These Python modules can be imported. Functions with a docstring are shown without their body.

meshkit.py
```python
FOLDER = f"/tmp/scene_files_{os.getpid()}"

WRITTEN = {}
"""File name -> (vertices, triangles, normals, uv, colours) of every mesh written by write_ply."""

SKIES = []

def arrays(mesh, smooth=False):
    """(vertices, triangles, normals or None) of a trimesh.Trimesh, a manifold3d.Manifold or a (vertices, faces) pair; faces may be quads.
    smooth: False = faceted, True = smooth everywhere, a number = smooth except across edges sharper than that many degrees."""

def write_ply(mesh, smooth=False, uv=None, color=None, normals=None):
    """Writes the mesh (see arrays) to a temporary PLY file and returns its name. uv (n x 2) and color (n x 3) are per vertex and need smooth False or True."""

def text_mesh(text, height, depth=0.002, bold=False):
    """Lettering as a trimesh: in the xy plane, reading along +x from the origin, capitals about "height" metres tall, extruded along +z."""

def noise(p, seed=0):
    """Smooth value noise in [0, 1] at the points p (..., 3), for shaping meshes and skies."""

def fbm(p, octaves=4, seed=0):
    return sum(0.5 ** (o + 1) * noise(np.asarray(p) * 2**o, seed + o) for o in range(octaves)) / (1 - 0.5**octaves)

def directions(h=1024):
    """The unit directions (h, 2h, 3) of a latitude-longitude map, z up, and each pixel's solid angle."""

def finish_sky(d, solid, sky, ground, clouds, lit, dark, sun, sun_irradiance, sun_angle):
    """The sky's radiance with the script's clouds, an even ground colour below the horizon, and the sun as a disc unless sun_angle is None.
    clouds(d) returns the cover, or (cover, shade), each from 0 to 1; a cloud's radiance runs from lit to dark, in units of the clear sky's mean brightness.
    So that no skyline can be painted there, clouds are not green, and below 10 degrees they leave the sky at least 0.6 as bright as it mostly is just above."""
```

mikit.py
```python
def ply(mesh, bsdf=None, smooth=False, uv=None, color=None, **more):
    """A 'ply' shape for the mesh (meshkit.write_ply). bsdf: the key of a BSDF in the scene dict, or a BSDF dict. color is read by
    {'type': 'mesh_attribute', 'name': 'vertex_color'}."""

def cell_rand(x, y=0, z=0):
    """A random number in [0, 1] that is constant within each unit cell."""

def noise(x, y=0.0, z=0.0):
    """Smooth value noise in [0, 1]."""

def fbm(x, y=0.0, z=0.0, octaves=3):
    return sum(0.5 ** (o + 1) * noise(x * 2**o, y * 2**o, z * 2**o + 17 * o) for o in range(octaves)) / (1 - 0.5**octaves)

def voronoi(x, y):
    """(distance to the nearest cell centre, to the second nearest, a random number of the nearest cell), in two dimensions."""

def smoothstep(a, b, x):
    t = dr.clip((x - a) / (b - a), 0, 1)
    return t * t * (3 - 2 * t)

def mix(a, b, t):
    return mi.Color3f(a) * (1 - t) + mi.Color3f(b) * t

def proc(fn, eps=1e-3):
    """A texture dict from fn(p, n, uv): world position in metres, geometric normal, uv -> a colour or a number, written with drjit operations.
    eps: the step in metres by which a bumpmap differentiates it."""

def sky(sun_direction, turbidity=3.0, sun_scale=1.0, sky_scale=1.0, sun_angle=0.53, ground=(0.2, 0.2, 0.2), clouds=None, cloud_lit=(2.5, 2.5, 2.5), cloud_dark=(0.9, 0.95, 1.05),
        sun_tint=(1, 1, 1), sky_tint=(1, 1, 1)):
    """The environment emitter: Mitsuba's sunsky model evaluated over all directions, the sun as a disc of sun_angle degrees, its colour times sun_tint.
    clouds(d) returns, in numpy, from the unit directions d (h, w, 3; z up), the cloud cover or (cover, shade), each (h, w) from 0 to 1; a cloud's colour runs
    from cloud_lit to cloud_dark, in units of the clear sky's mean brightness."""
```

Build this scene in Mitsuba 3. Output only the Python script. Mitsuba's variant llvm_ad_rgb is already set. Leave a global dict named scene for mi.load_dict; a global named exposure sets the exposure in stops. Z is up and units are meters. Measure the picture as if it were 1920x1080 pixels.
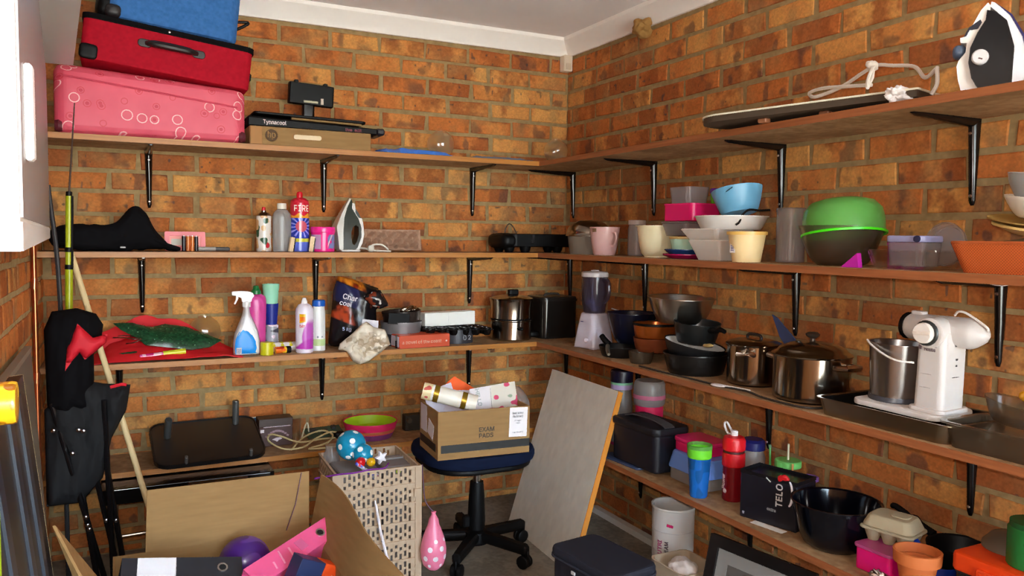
import math, random
import numpy as np, trimesh, shapely
from shapely.geometry import Polygon, Point
import drjit as dr
import mitsuba as mi
import mikit, meshkit
from mikit import proc, noise, fbm, smoothstep, mix, cell_rand

T = mi.ScalarTransform4f
scene, labels = {}, {}
# ---------------------------------------------------------------- camera, sky, exposure
scene['camera'] = {'type': 'perspective', 'fov': 65.674, 'fov_axis': 'x', 'near_clip': 0.02,
    'to_world': T().look_at(origin=[-2.12275, -3.62987, 1.335],
                            target=[-2.12275 + 0.445608, -3.62987 + 0.892973, 1.335 - 0.063481],
                            up=[0.017214, 0.062351, 0.997906])}
scene['sky'] = mikit.sky([0.25, 0.75, 0.75], turbidity=4.0, sun_scale=1.0, sky_scale=1.0, ground=(0.42, 0.41, 0.39),
                         clouds=lambda d: np.full(d.shape[:2], 0.5), cloud_lit=(1.22, 1.4, 1.5), cloud_dark=(1, 1, 1), sky_tint=(1.0, 1.1, 1.1), sun_tint=(0.94, 1.14, 1.28))
exposure = 6.38
# the camera's own flash: a small lit window above the lens, facing the way the camera looks
FLASH = 62.0
scene['camera_flash'] = {'type': 'rectangle', 'emitter': {'type': 'area', 'radiance': {'type': 'rgb', 'value': [FLASH, FLASH * 0.97, FLASH * 0.92]}},
    'to_world': T().look_at(origin=[-2.1228, -3.6299, 1.385], target=[-2.1228 + 0.4456, -3.6299 + 0.893, 1.385 - 0.0635], up=[0, 0, 1]) @ T().scale([0.022, 0.014, 1])}
labels['camera_flash'] = {'label': 'small lit flash window just above the camera lens', 'category': 'camera flash'}

# ---------------------------------------------------------------- helpers
rng = random.Random(7)


def lin(c):
    c = np.asarray(c, float) / 255
    return [float(v) for v in np.where(c <= 0.04045, c / 12.92, ((c + 0.055) / 1.055) ** 2.4)]


def mat(name, rgb=None, rough=0.5, metal=0.0, spec=0.5, tex=None, **more):
    b = {'type': 'principled', 'base_color': tex or {'type': 'rgb', 'value': lin(rgb)}, 'roughness': rough, 'metallic': metal, 'specular': spec, **more}
    scene['mat_' + name] = {'type': 'twosided', 'bsdf': b}
    return 'mat_' + name


def frame(x=0, y=0, z=0, rz=0, rx=0, ry=0, s=1.0, order='zxy'):
    R = trimesh.transformations.rotation_matrix
    a = {'x': R(math.radians(rx), [1, 0, 0]), 'y': R(math.radians(ry), [0, 1, 0]), 'z': R(math.radians(rz), [0, 0, 1])}
    m = np.eye(4)
    for k in order:
        m = m @ a[k]
    m[:3, :3] *= s
    m[:3, 3] = (x, y, z)
    return m


MAT = [np.eye(4)]


def at(*a, **k):
    """Sets the local frame (x to the right, y away from the viewer, z up) of the thing that follows."""
    MAT[0] = frame(*a, **k)


def atB(x, y, z, rz=0, **k):
    """The same for things that stand in front of the right wall: local x runs along the wall towards the viewer's right."""
    MAT[0] = frame(x, y, z, rz=-90 + rz, **k)


def uniq(k):
    if k not in scene and k not in labels:
        return k
    i = 1
    while f'{k}_{i:03d}' in scene or f'{k}_{i:03d}' in labels:
        i += 1
    return f'{k}_{i:03d}'


def thing(name, label, cat, group=None):
    k = uniq(name)
    labels[k] = {'label': label, 'category': cat}
    if group:
        labels[k]['group'] = group
    return k


def part(parent, name, mesh, m, smooth=35, label=None, **kw):
    k = uniq(f'{parent}__{name}')
    if isinstance(mesh, (list, tuple)) and not isinstance(mesh[0], np.ndarray):
        mesh = trimesh.util.concatenate(list(mesh))
    mesh = mesh.copy()
    mesh.apply_transform(MAT[0])
    scene[k] = mikit.ply(mesh, m, smooth, **kw)
    if label:
        labels[k] = {'label': label}
    return k


def one(name, label, cat, mesh, m, smooth=35, group=None):
    k = thing(name, label, cat, group)
    if isinstance(mesh, (list, tuple)):
        mesh = trimesh.util.concatenate(list(mesh))
    mesh = mesh.copy()
    mesh.apply_transform(MAT[0])
    scene[k] = mikit.ply(mesh, m, smooth)
    return k


def mv(m, x=0, y=0, z=0, rz=0, rx=0, ry=0, s=1.0, order='zxy'):
    m = m.copy()
    m.apply_transform(frame(x, y, z, rz, rx, ry, s, order))
    return m


def sc(m, sx=1, sy=1, sz=1):
    m = m.copy()
    m.apply_transform(np.diag([sx, sy, sz, 1.0]))
    return m


def rprism(w, d, h, r=0.02, ch=0.006, q=6):
    """A box with rounded upright edges and softened top and bottom, on z = 0."""
    v = []
    for z, o in ((0, ch), (ch * .3, ch * .3), (ch, 0), (h - ch, 0), (h - ch * .3, ch * .3), (h, ch)):
        g = np.array(rrect(w - 2 * o, d - 2 * o, max(r - o, 0.001), 0, 0, q).exterior.coords)[:-1]
        v.append(np.column_stack([g, np.full(len(g), z)]))
    return trimesh.convex.convex_hull(np.vstack(v))


def band(w, d, h, r, t=0.003, z=0.0, q=6):
    """A hoop of thickness t around a rounded box."""
    g = rrect(w + 2 * t, d + 2 * t, r + t, 0, 0, q).difference(rrect(w - 0.002, d - 0.002, r, 0, 0, q))
    m = trimesh.creation.extrude_polygon(g, h, engine='earcut')
    return mv(m, 0, 0, z)


def tray(w, d, h, r, t=0.003, flare=1.1, rim=0.0, q=6):
    """An open rectangular dish with rounded corners; flare widens it towards the top."""
    def ring(k, o, z):
        g = np.array(rrect((w - 2 * t) * k + 2 * o, (d - 2 * t) * k + 2 * o, r, 0, 0, q).exterior.coords)[:-1]
        return np.column_stack([g, np.full(len(g), z)])
    k0 = 1 / flare
    st = [ring(k0, t, 0), ring(k0 + (1 - k0) * .5, t, h * .5), ring(1, t, h)]
    if rim:
        st += [ring(1, t + rim, h), ring(1, t + rim, h + t)]
    st += [ring(1, t * .3, h + t * .9), ring(1, 0, h), ring(k0 + (1 - k0) * .5, 0, h * .5), ring(k0, 0, t)]
    n = len(st[0])
    v = np.vstack(st + [[[0, 0, 0]], [[0, 0, t]]])
    f = []
    for a in range(len(st) - 1):
        for j in range(n):
            p, q_ = a * n + j, a * n + (j + 1) % n
            f += [(p, q_, q_ + n), (p, q_ + n, p + n)]
    e = len(st) * n
    for j in range(n):
        f += [(e, (j + 1) % n, j), (e + 1, (len(st) - 1) * n + j, (len(st) - 1) * n + (j + 1) % n)]
    return trimesh.Trimesh(v, f, process=False)


def rbox(w, d, h, r=0.004, taper=1.0, taper_y=None):
    """A chamfered box on the plane z = 0; taper scales its footprint at the bottom."""
    r = min(r, w / 3, d / 3, h / 3)
    v = []
    for sx in (-1, 1):
        for sy in (-1, 1):
            for zz in (0, 1):
                X, Y, Z = sx * w / 2, sy * d / 2, zz * h
                iz = r if zz == 0 else -r
                for p in ((X - sx * r, Y - sy * r, Z), (X - sx * r, Y, Z + iz), (X, Y - sy * r, Z + iz)):
                    v.append(p)
    v = np.array(v)
    f = taper + (1 - taper) * v[:, 2] / h
    g = f if taper_y is None else taper_y + (1 - taper_y) * v[:, 2] / h
    v[:, 0] *= f
    v[:, 1] *= g
    return trimesh.convex.convex_hull(v)


def lathe(prof, n=32):
    """Surface of revolution about z of the polyline (r, z)."""
    prof = np.array(prof, float)
    a = np.arange(n) * 2 * np.pi / n
    v = np.stack([prof[:, None, 0] * np.cos(a), prof[:, None, 0] * np.sin(a), np.repeat(prof[:, 1:2], n, 1)], -1).reshape(-1, 3)
    f = []
    for i in range(len(prof) - 1):
        for j in range(n):
            p, q, r_, s_ = i * n + j, i * n + (j + 1) % n, (i + 1) * n + (j + 1) % n, (i + 1) * n + j
            if prof[i, 0] > 1e-9:
                f.append((p, q, r_))
            if prof[i + 1, 0] > 1e-9:
                f.append((p, r_, s_))
    m = trimesh.Trimesh(v, f, process=False)
    m.merge_vertices(merge_norm=True, merge_tex=True)
    return m


def vessel(rb, rt, h, t=0.003, curve=0.0, n=40, lip=0.0, foot=None):
    """Open bowl or pot: outside from the centre of the base up, over the lip and down the inside."""
    out = []
    for i in range(11):
        s = i / 10
        out.append((rb + (rt - rb) * (s ** (1 - curve) if curve >= 0 else s ** (1 - curve)), h * s))
    pr = [(0, 0)] + ([(foot, 0), (foot, 0.006)] if foot else []) + out
    if lip:
        pr += [(rt + lip, h), (rt + lip, h + t)]
    pr += [(rt, h + t), (rt - t, h)]
    pr += [(max(r - t, 0.001), z) for r, z in out[::-1] if z > t] + [(max(rb - t, 0.001), t), (0, t)]
    return lathe(pr, n)


def spline(pts, n=8):
    p = np.array(pts, float)
    if len(p) < 3:
        return p
    out = []
    q = np.vstack([2 * p[0] - p[1], p, 2 * p[-1] - p[-2]])
    for i in range(1, len(q) - 2):
        for s in np.arange(n) / n:
            a, b, c, d = q[i - 1], q[i], q[i + 1], q[i + 2]
            out.append(0.5 * (2 * b + (c - a) * s + (2 * a - 5 * b + 4 * c - d) * s ** 2 + (3 * b - a - 3 * c + d) * s ** 3))
    out.append(p[-1])
    return np.array(out)


def tube(pts, r, sides=8, smooth=True, closed=False, n=8):
    p = spline(pts, n) if smooth else np.array(pts, float)
    rr = np.broadcast_to(np.interp(np.linspace(0, 1, len(p)), np.linspace(0, 1, np.size(r)), np.atleast_1d(r)), (len(p),))
    t = np.gradient(p, axis=0)
    t /= np.linalg.norm(t, axis=1, keepdims=True) + 1e-12
    a = np.cross(t[0], [0, 0, 1.0] if abs(t[0][2]) < 0.9 else [1.0, 0, 0])
    fr = []
    for k in range(len(p)):
        a = a - t[k] * np.dot(a, t[k])
        a /= np.linalg.norm(a) + 1e-12
        fr.append((a, np.cross(t[k], a)))
    ang = np.arange(sides) * 2 * np.pi / sides
    v = np.concatenate([p[k] + rr[k] * (np.cos(ang)[:, None] * fr[k][0] + np.sin(ang)[:, None] * fr[k][1]) for k in range(len(p))] + [p[:1], p[-1:]])
    f = []
    L = len(p) * sides
    for k in range(len(p) - 1):
        for j in range(sides):
            A, B = k * sides + j, k * sides + (j + 1) % sides
            f += [(A, B, B + sides), (A, B + sides, A + sides)]
    for j in range(sides):
        f += [(L, (j + 1) % sides, j), (L + 1, L - sides + j, L - sides + (j + 1) % sides)]
    return trimesh.Trimesh(v, f, process=False)


def ext(poly, depth, y0=0.0, hole=None):
    """Polygon in (x, z), extruded along y from y0 to y0 + depth."""
    g = poly if isinstance(poly, shapely.Geometry) else Polygon(poly, [hole] if hole is not None else None)
    if not g.is_valid:
        g = g.buffer(0)
    ms = [trimesh.creation.extrude_polygon(q, depth, engine='earcut') for q in getattr(g, 'geoms', [g])]
    m = trimesh.util.concatenate(ms)
    return mv(m, 0, y0 + depth, 0, rx=90)


def rrect(w, h, r, x=0, z=0, q=4):
    return shapely.box(x - w / 2 + r, z - h / 2 + r, x + w / 2 - r, z + h / 2 - r).buffer(r, quad_segs=q)


def text(s, h, x=0, y=0, z=0, depth=0.0012, bold=False, rz=0, ry=0, sx=1.0):
    """Lettering on a face that looks to local -y, centred on x."""
    m = meshkit.text_mesh(s, h, depth, bold)
    m.apply_translation([-m.bounds[:, 0].mean(), 0, 0])
    m = sc(m, sx, 1, 1)
    m = mv(m, rx=90)
    if ry:
        m = mv(m, ry=ry)
    if rz:
        m = mv(m, rz=rz)
    return mv(m, x, y, z)


def blob(w, d, h, p=2.5, amp=0.0, freq=8.0, seed=0, sub=4, flat=True):
    """A soft lump on z = 0 (superellipsoid with noise)."""
    m = trimesh.creation.icosphere(subdivisions=sub)
    v = m.vertices
    s = (np.abs(v) ** p).sum(1) ** (-1 / p)
    v = v * s[:, None]
    q = v * [w / 2, d / 2, h / 2]
    if amp:
        nn = v / np.linalg.norm(v, axis=1, keepdims=True)
        q = q + nn * (meshkit.fbm(q * freq + 31.7 * seed, 3, seed)[:, None] - 0.5) * 2 * amp
    q[:, 2] += h / 2
    if flat:
        q[:, 2] = np.maximum(q[:, 2], 0.0)
    return trimesh.Trimesh(q, m.faces, process=False)


def sheet(fn, nx, ny, t=0.002):
    """A thin closed cloth: fn(u, v) -> point arrays; it has thickness t."""
    u, v = np.meshgrid(np.linspace(0, 1, nx), np.linspace(0, 1, ny), indexing='ij')
    P = np.stack(fn(u, v), -1)
    du, dv = np.gradient(P, axis=0), np.gradient(P, axis=1)
    N = np.cross(du, dv)
    N /= np.linalg.norm(N, axis=-1, keepdims=True) + 1e-12
    a, b = (P + N * t / 2).reshape(-1, 3), (P - N * t / 2).reshape(-1, 3)
    i, j = np.meshgrid(np.arange(nx - 1), np.arange(ny - 1), indexing='ij')
    q = np.stack([i * ny + j, (i + 1) * ny + j, (i + 1) * ny + j + 1, i * ny + j + 1], -1).reshape(-1, 4)
    n = nx * ny
    edge = [k * ny for k in range(nx)] + [(nx - 1) * ny + k for k in range(1, ny)] + [k * ny + ny - 1 for k in range(nx - 2, -1, -1)] + [k for k in range(ny - 2, 0, -1)]
    e = np.array(edge)
    e2 = np.roll(e, -1)
    side = np.stack([e, e + n, e2 + n, e2], -1)
    Q = np.vstack([q, q[:, ::-1] + n, side])
    return trimesh.Trimesh(np.vstack([a, b]), np.vstack([Q[:, [0, 1, 2]], Q[:, [0, 2, 3]]]), process=False)


def struct(name, mesh, m, smooth=False, label=None):
    k = uniq(name)
    scene[k] = mikit.ply(mesh, m, smooth)
    labels[k] = {'kind': 'structure'}
    if label:
        labels[k]['label'] = label
    return k


def abox(x0, x1, y0, y1, z0, z1):
    return trimesh.creation.box(bounds=[[x0, y0, z0], [x1, y1, z1]])


# ---------------------------------------------------------------- materials
TAN, ORANGE, RED, DARK = lin((204, 146, 80)), lin((180, 104, 52)), lin((142, 76, 42)), lin((78, 58, 54))


def brick_colour(p, n, uv):
    k = dr.floor(uv.y)
    x, z = uv.x, (uv.y - k)
    r1, r2, r3 = cell_rand(k, 1), cell_rand(k, 2), cell_rand(k, 3)
    xw = x + 0.012 * (noise(x * 60, z * 60, k) - 0.5)
    zone = noise(xw * 24, z * 4, k * 3.7)
    soft = fbm(x * 55, z * 55, k, 3)
    c = mix(TAN, ORANGE, smoothstep(0.25, 0.75, r1 * 0.55 + zone * 0.5 + soft * 0.15))
    c = mix(c, RED, smoothstep(0.46, 0.70, noise(xw * 19 + 3, z * 5, k * 1.3) * 0.7 + r2 * 0.35 + (soft - 0.5) * 0.2) * 0.8)
    burn = noise(xw * 26 + 5, z * 17, k * 1.7)
    c = mix(c, DARK, smoothstep(0.70, 0.86, burn + 0.10 * (r3 - 0.5)) * 0.6)
    spot = noise(x * 62, z * 48, k * 0.9)
    c = mix(c, lin((62, 60, 64)), smoothstep(0.86, 0.94, spot) * 0.65)
    dust = fbm(p.x * 11 + p.y * 11, p.z * 11, 7.0, 3)
    c = mix(c, lin((150, 118, 78)), smoothstep(0.5, 0.8, dust) * 0.45)
    g = fbm(p.x * 160 + p.y * 160, p.z * 160, 3.0, 2)
    return c * (0.8 + 0.4 * g)


def mortar_colour(p, n, uv):
    g = fbm((p.x + p.y) * 60, p.z * 60, 1.0, 3)
    return mix(lin((134, 110, 74)), lin((164, 138, 98)), g)


def board_colour(p, n, uv):
    g = fbm(p.x * 55, p.y * 55, p.z * 55, 3)
    h = fbm(p.x * 6, p.y * 6, p.z * 6, 3)
    return mix(lin((132, 98, 66)), lin((166, 132, 96)), smoothstep(0.3, 0.75, h * 0.6 + g * 0.4))


def edge_colour(p, n, uv):
    g = fbm(p.x * 9 + p.y * 9, p.z * 160, 2.0, 3)
    return mix(lin((156, 94, 30)), lin((184, 120, 44)), g)


def edge_red_colour(p, n, uv):
    g = fbm(p.x * 9 + p.y * 9, p.z * 160, 2.0, 3)
    return mix(lin((134, 76, 44)), lin((164, 98, 58)), g)


def floor_colour(p, n, uv):
    g = fbm(p.x * 5, p.y * 5, 0.0, 4)
    h = fbm(p.x * 70, p.y * 70, 0.0, 2)
    return mix(lin((104, 94, 80)), lin((140, 128, 112)), smoothstep(0.25, 0.75, g * 0.7 + h * 0.3))


def card_colour(p, n, uv):
    g = fbm(p.x * 14, p.y * 14, p.z * 90, 3)
    return mix(lin((140, 107, 66)), lin((156, 122, 80)), g)


def plaster_colour(p, n, uv):
    g = fbm(p.x * 3, p.y * 3, p.z * 3, 3)
    return mix(lin((216, 212, 210)), lin((232, 228, 226)), g)


mat('brick', tex=proc(brick_colour), rough=0.85, spec=0.2)
mat('mortar', tex=proc(mortar_colour), rough=0.95, spec=0.1)
mat('board', tex=proc(board_colour), rough=0.6, spec=0.3)
mat('edge', tex=proc(edge_colour), rough=0.45)
mat('edge_red', tex=proc(edge_red_colour), rough=0.45)
mat('floor', tex=proc(floor_colour), rough=0.8, spec=0.3)
mat('card', tex=proc(card_colour), rough=0.8, spec=0.2)
mat('plaster', tex=proc(plaster_colour), rough=0.9, spec=0.1)
mat('cornice', (240, 236, 230), 0.7)
mat('black_gloss', (7, 7, 8), 0.18)
mat('black', (7, 7, 8), 0.5, spec=0.2)
mat('black_matt', (15, 14, 16), 0.9, spec=0.1)
mat('white', (232, 228, 226), 0.35)
mat('white_paper', (236, 232, 226), 0.8, spec=0.2)
mat('cream', (232, 218, 180), 0.4)
mat('grey', (130, 130, 128), 0.5)
mat('dark_grey', (62, 62, 64), 0.45)
mat('steel', (158, 148, 136), 0.14, 1.0)
mat('steel_dull', (190, 182, 172), 0.25, 1.0)
mat('chrome', (215, 212, 208), 0.08, 1.0)

_mats = {}


def c(*rgb, r=0.5, m=0.0, **kw):
    """The key of a plain material of this sRGB colour."""
    k = (rgb, r, m, tuple(sorted(kw.items())))
    if k not in _mats:
        _mats[k] = mat(f'plain_{len(_mats)}', rgb, r, m, **kw)
    return _mats[k]


def clear(name, tint=(1, 1, 1), haze=0.15, haze_rgb=(200, 200, 200)):
    scene['mat_' + name] = {'type': 'blendbsdf', 'weight': haze,
        'a': {'type': 'thindielectric', 'specular_transmittance': {'type': 'rgb', 'value': list(tint)}},
        'b': {'type': 'twosided', 'bsdf': {'type': 'principled', 'base_color': {'type': 'rgb', 'value': lin(haze_rgb)}, 'roughness': 0.3}}}
    return 'mat_' + name


scene['mat_glass'] = {'type': 'thindielectric', 'specular_transmittance': {'type': 'rgb', 'value': [0.97, 0.97, 0.95]}}
scene['mat_glass_solid'] = {'type': 'dielectric', 'int_ior': 1.5}
clear('brown_glass', (0.80, 0.76, 0.70), 0.12, (128, 112, 94))
clear('clear_plastic', (0.95, 0.95, 0.95), 0.13, (214, 210, 212))
clear('smoke', (0.68, 0.66, 0.72), 0.09, (130, 120, 140))
clear('frosted', (0.86, 0.86, 0.86), 0.36, (196, 192, 188))
clear('green_plastic', (0.68, 0.90, 0.60), 0.42, (124, 196, 100))

# ---------------------------------------------------------------- the setting
XL, YB = -2.385, -6.5
CEIL = 2.354
bed = {-1: 2.2605, 0: .8403 + 1.335, 1: .7555 + 1.335, 2: .6704 + 1.335, 3: .5869 + 1.335, 4: .5017 + 1.335, 5: 1.753, 6: 1.669, 7: .2497 + 1.335, 8: .1663 + 1.335, 9: .0756 + 1.335,
       10: 1.329, 11: 1.243, 12: 1.156, 13: 1.0705, 14: .983, 15: .9015, 16: .820, 17: .739, 18: .6586, 19: .5795, 20: .5056, 21: .427, 22: .348, 23: .269, 24: .190, 25: .111, 26: .032}
struct('floor', abox(XL - 0.2, 0.2, YB, 0.2, -0.1, 0.0), 'mat_floor')
struct('ceiling', abox(XL - 0.2, 0.2, YB, 0.2, CEIL, CEIL + 0.1), 'mat_plaster')
wall_a = struct('wall_back', abox(XL - 0.2, 0.2, 0.003, 0.2, 0, CEIL), 'mat_mortar')
wall_b = struct('wall_right', abox(0.003, 0.2, YB, 0.003, 0, CEIL), 'mat_mortar')
wall_c = struct('wall_left', abox(XL - 0.2, XL - 0.003, YB, 0.003, 0, CEIL), 'mat_mortar')
# cornice: a coved moulding along the walls (profile in distance from the wall and height)
prof = [(0, 2.27), (0.012, 2.27), (0.016, 2.282), (0.03, 2.30), (0.05, 2.322), (0.066, 2.338), (0.07, CEIL), (0, CEIL)]


def moulding(prof, a, b, axis):
    v = []
    for s in (a, b):
        for o, z in prof:
            v.append((s, -o, z) if axis == 0 else ((-o, s, z) if axis == 1 else (XL + o, s, z)))
    n = len(prof)
    f = []
    for i in range(n):
        j = (i + 1) % n
        f += [(i, j, n + j), (i, n + j, n + i)]
    f += [(0, i, i + 1) for i in range(1, n - 1)] + [(n, n + i + 1, n + i) for i in range(1, n - 1)]
    m = trimesh.Trimesh(v, f, process=False)
    m.fix_normals()
    return m


struct('trim_1', moulding(prof, XL, 0, 0), 'mat_cornice', 25, 'white coved cornice along the top of the back wall')
struct('trim_2', moulding(prof, YB, 0, 1), 'mat_cornice', 25, 'white coved cornice along the top of the right wall')
struct('trim_3', moulding(prof, YB, 0, 2), 'mat_cornice', 25, 'white coved cornice along the top of the left wall')

brick_id = [0]


def brick(a0, a1, z0, z1, side, d):
    """One brick face: proud of the mortar, edges worn and uneven. side 'a' back wall, 'b' right wall, 'c' left wall."""
    r = rng.uniform
    c = 0.0035
    P = []
    for (s, z) in ((a0, z0), (a1, z0), (a1, z1), (a0, z1)):
        P.append([s + r(-.004, .004), z + r(-.0032, .0032)])
    P = np.array(P)
    cen = P.mean(0)
    F = P + np.sign(cen - P) * c
    v = [(s, 0.008, z) for s, z in P] + [(s, -d + c * 0.7, z) for s, z in P] + [(s, -d + r(-.0008, .0008), z) for s, z in F]
    f = []
    for o in (0, 4):
        for i in range(4):
            j = (i + 1) % 4
            f += [(o + i, o + j, o + 4 + j), (o + i, o + 4 + j, o + 4 + i)]
    f += [(8, 9, 10), (8, 10, 11)]
    v = np.array(v)
    k = brick_id[0] = brick_id[0] + 1
    uv = np.stack([v[:, 0] + 3.0 * (k % 97), k + 0.1 + (v[:, 2] - z0)], -1)
    if side == 'b':
        v = np.stack([v[:, 1], -v[:, 0], v[:, 2]], -1)
    elif side == 'c':
        v = np.stack([XL - v[:, 1], v[:, 0], v[:, 2]], -1)
    return v, np.array(f), uv


def brickwork(wall, side, lo, hi, joint, near, far_stuff):
    """Stretcher bond; joint(k) is one head joint of course k. Bricks whose place is in far_stuff become one mesh."""
    P, stuff = 0.2268, []
    ks = sorted(bed)
    for k in ks:
        if k + 1 not in bed:
            z0, z1 = 0.004, bed[k] - 0.007
        else:
            z0, z1 = bed[k + 1] + 0.0085, bed[k] - 0.0085
        j0 = joint(k)
        n0 = math.floor((lo - j0) / P) - 1
        s = j0 + n0 * P
        while s < hi:
            a, b = s + 0.0085 + rng.uniform(-.004, .004), s + P - 0.0085 + rng.uniform(-.003, .003)
            a, b = max(a, lo + 0.002), min(b, hi - 0.002)
            s += P
            if b - a < 0.03:
                continue
            v, f, uv = brick(a, b, z0 + rng.uniform(-.001, .001), z1 + rng.uniform(-.001, .001), side, rng.uniform(0.0004, 0.003))
            if far_stuff(a, b, z0):
                stuff.append((v, f, uv))
            else:
                scene[uniq_fast(wall + '__brick')] = mikit.ply((v, f), 'mat_brick', False, uv=uv)
    if stuff:
        V, F, U, o = [], [], [], 0
        for v, f, uv in stuff:
            V.append(v); F.append(f + o); U.append(uv); o += len(v)
        k = wall + '__brickwork'
        scene[k] = mikit.ply((np.vstack(V), np.vstack(F)), 'mat_brick', False, uv=np.vstack(U))
        labels[k] = {'kind': 'stuff'}


count = {}


def uniq_fast(k):
    n = count.get(k, 0)
    count[k] = n + 1
    return k if n == 0 else f'{k}_{n:03d}'


brickwork(wall_a, 'a', XL, 0.0, lambda k: (-2.035 if k % 2 == 0 else -2.145) + rng.uniform(-.012, .012), 0, lambda a, b, z: False)
brickwork(wall_b, 'b', 0.0, 6.5, lambda k: (2.088 if k % 2 == 0 else 1.988) + rng.uniform(-.012, .012), 0, lambda a, b, z: a > 2.62)
brickwork(wall_c, 'c', YB, 0.0, lambda k: (-0.115 if k % 2 == 0 else -0.228) + rng.uniform(-.012, .012), 0, lambda a, b, z: b < -1.75)

# shelves: boards on black pressed-steel brackets
LV = {1: 1.675, 2: 1.241, 3: 0.814, 4: 0.395}
TH = 0.022
names = {1: 'top', 2: 'second', 3: 'third', 4: 'lowest'}
for i in LV:
    MAT[0] = np.eye(4)
    t = thing('wall_shelf', f'brown wooden board, {names[i]} shelf of the back wall from the ceiling down', 'shelf')
    part(t, 'board', abox(XL + 0.004, -0.318, -0.288, -0.006, LV[i], LV[i] + TH), 'mat_board', False)
    part(t, 'edging', abox(XL + 0.004, -0.318, -0.291, -0.2875, LV[i] + 0.0005, LV[i] + TH - 0.0005), 'mat_edge', False, 'orange brown front edge of the shelf')
    t = thing('wall_shelf', f'brown wooden board, {names[i]} shelf of the right wall from the ceiling down', 'shelf')
    part(t, 'board', abox(-0.3175, -0.006, -3.7, -0.006, LV[i], LV[i] + TH), 'mat_board', False)
    part(t, 'edging', abox(-0.3205, -0.317, -3.7, -0.29, LV[i] + 0.0005, LV[i] + TH - 0.0005), 'mat_edge_red', False, 'reddish brown front edge of the shelf')


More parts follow.
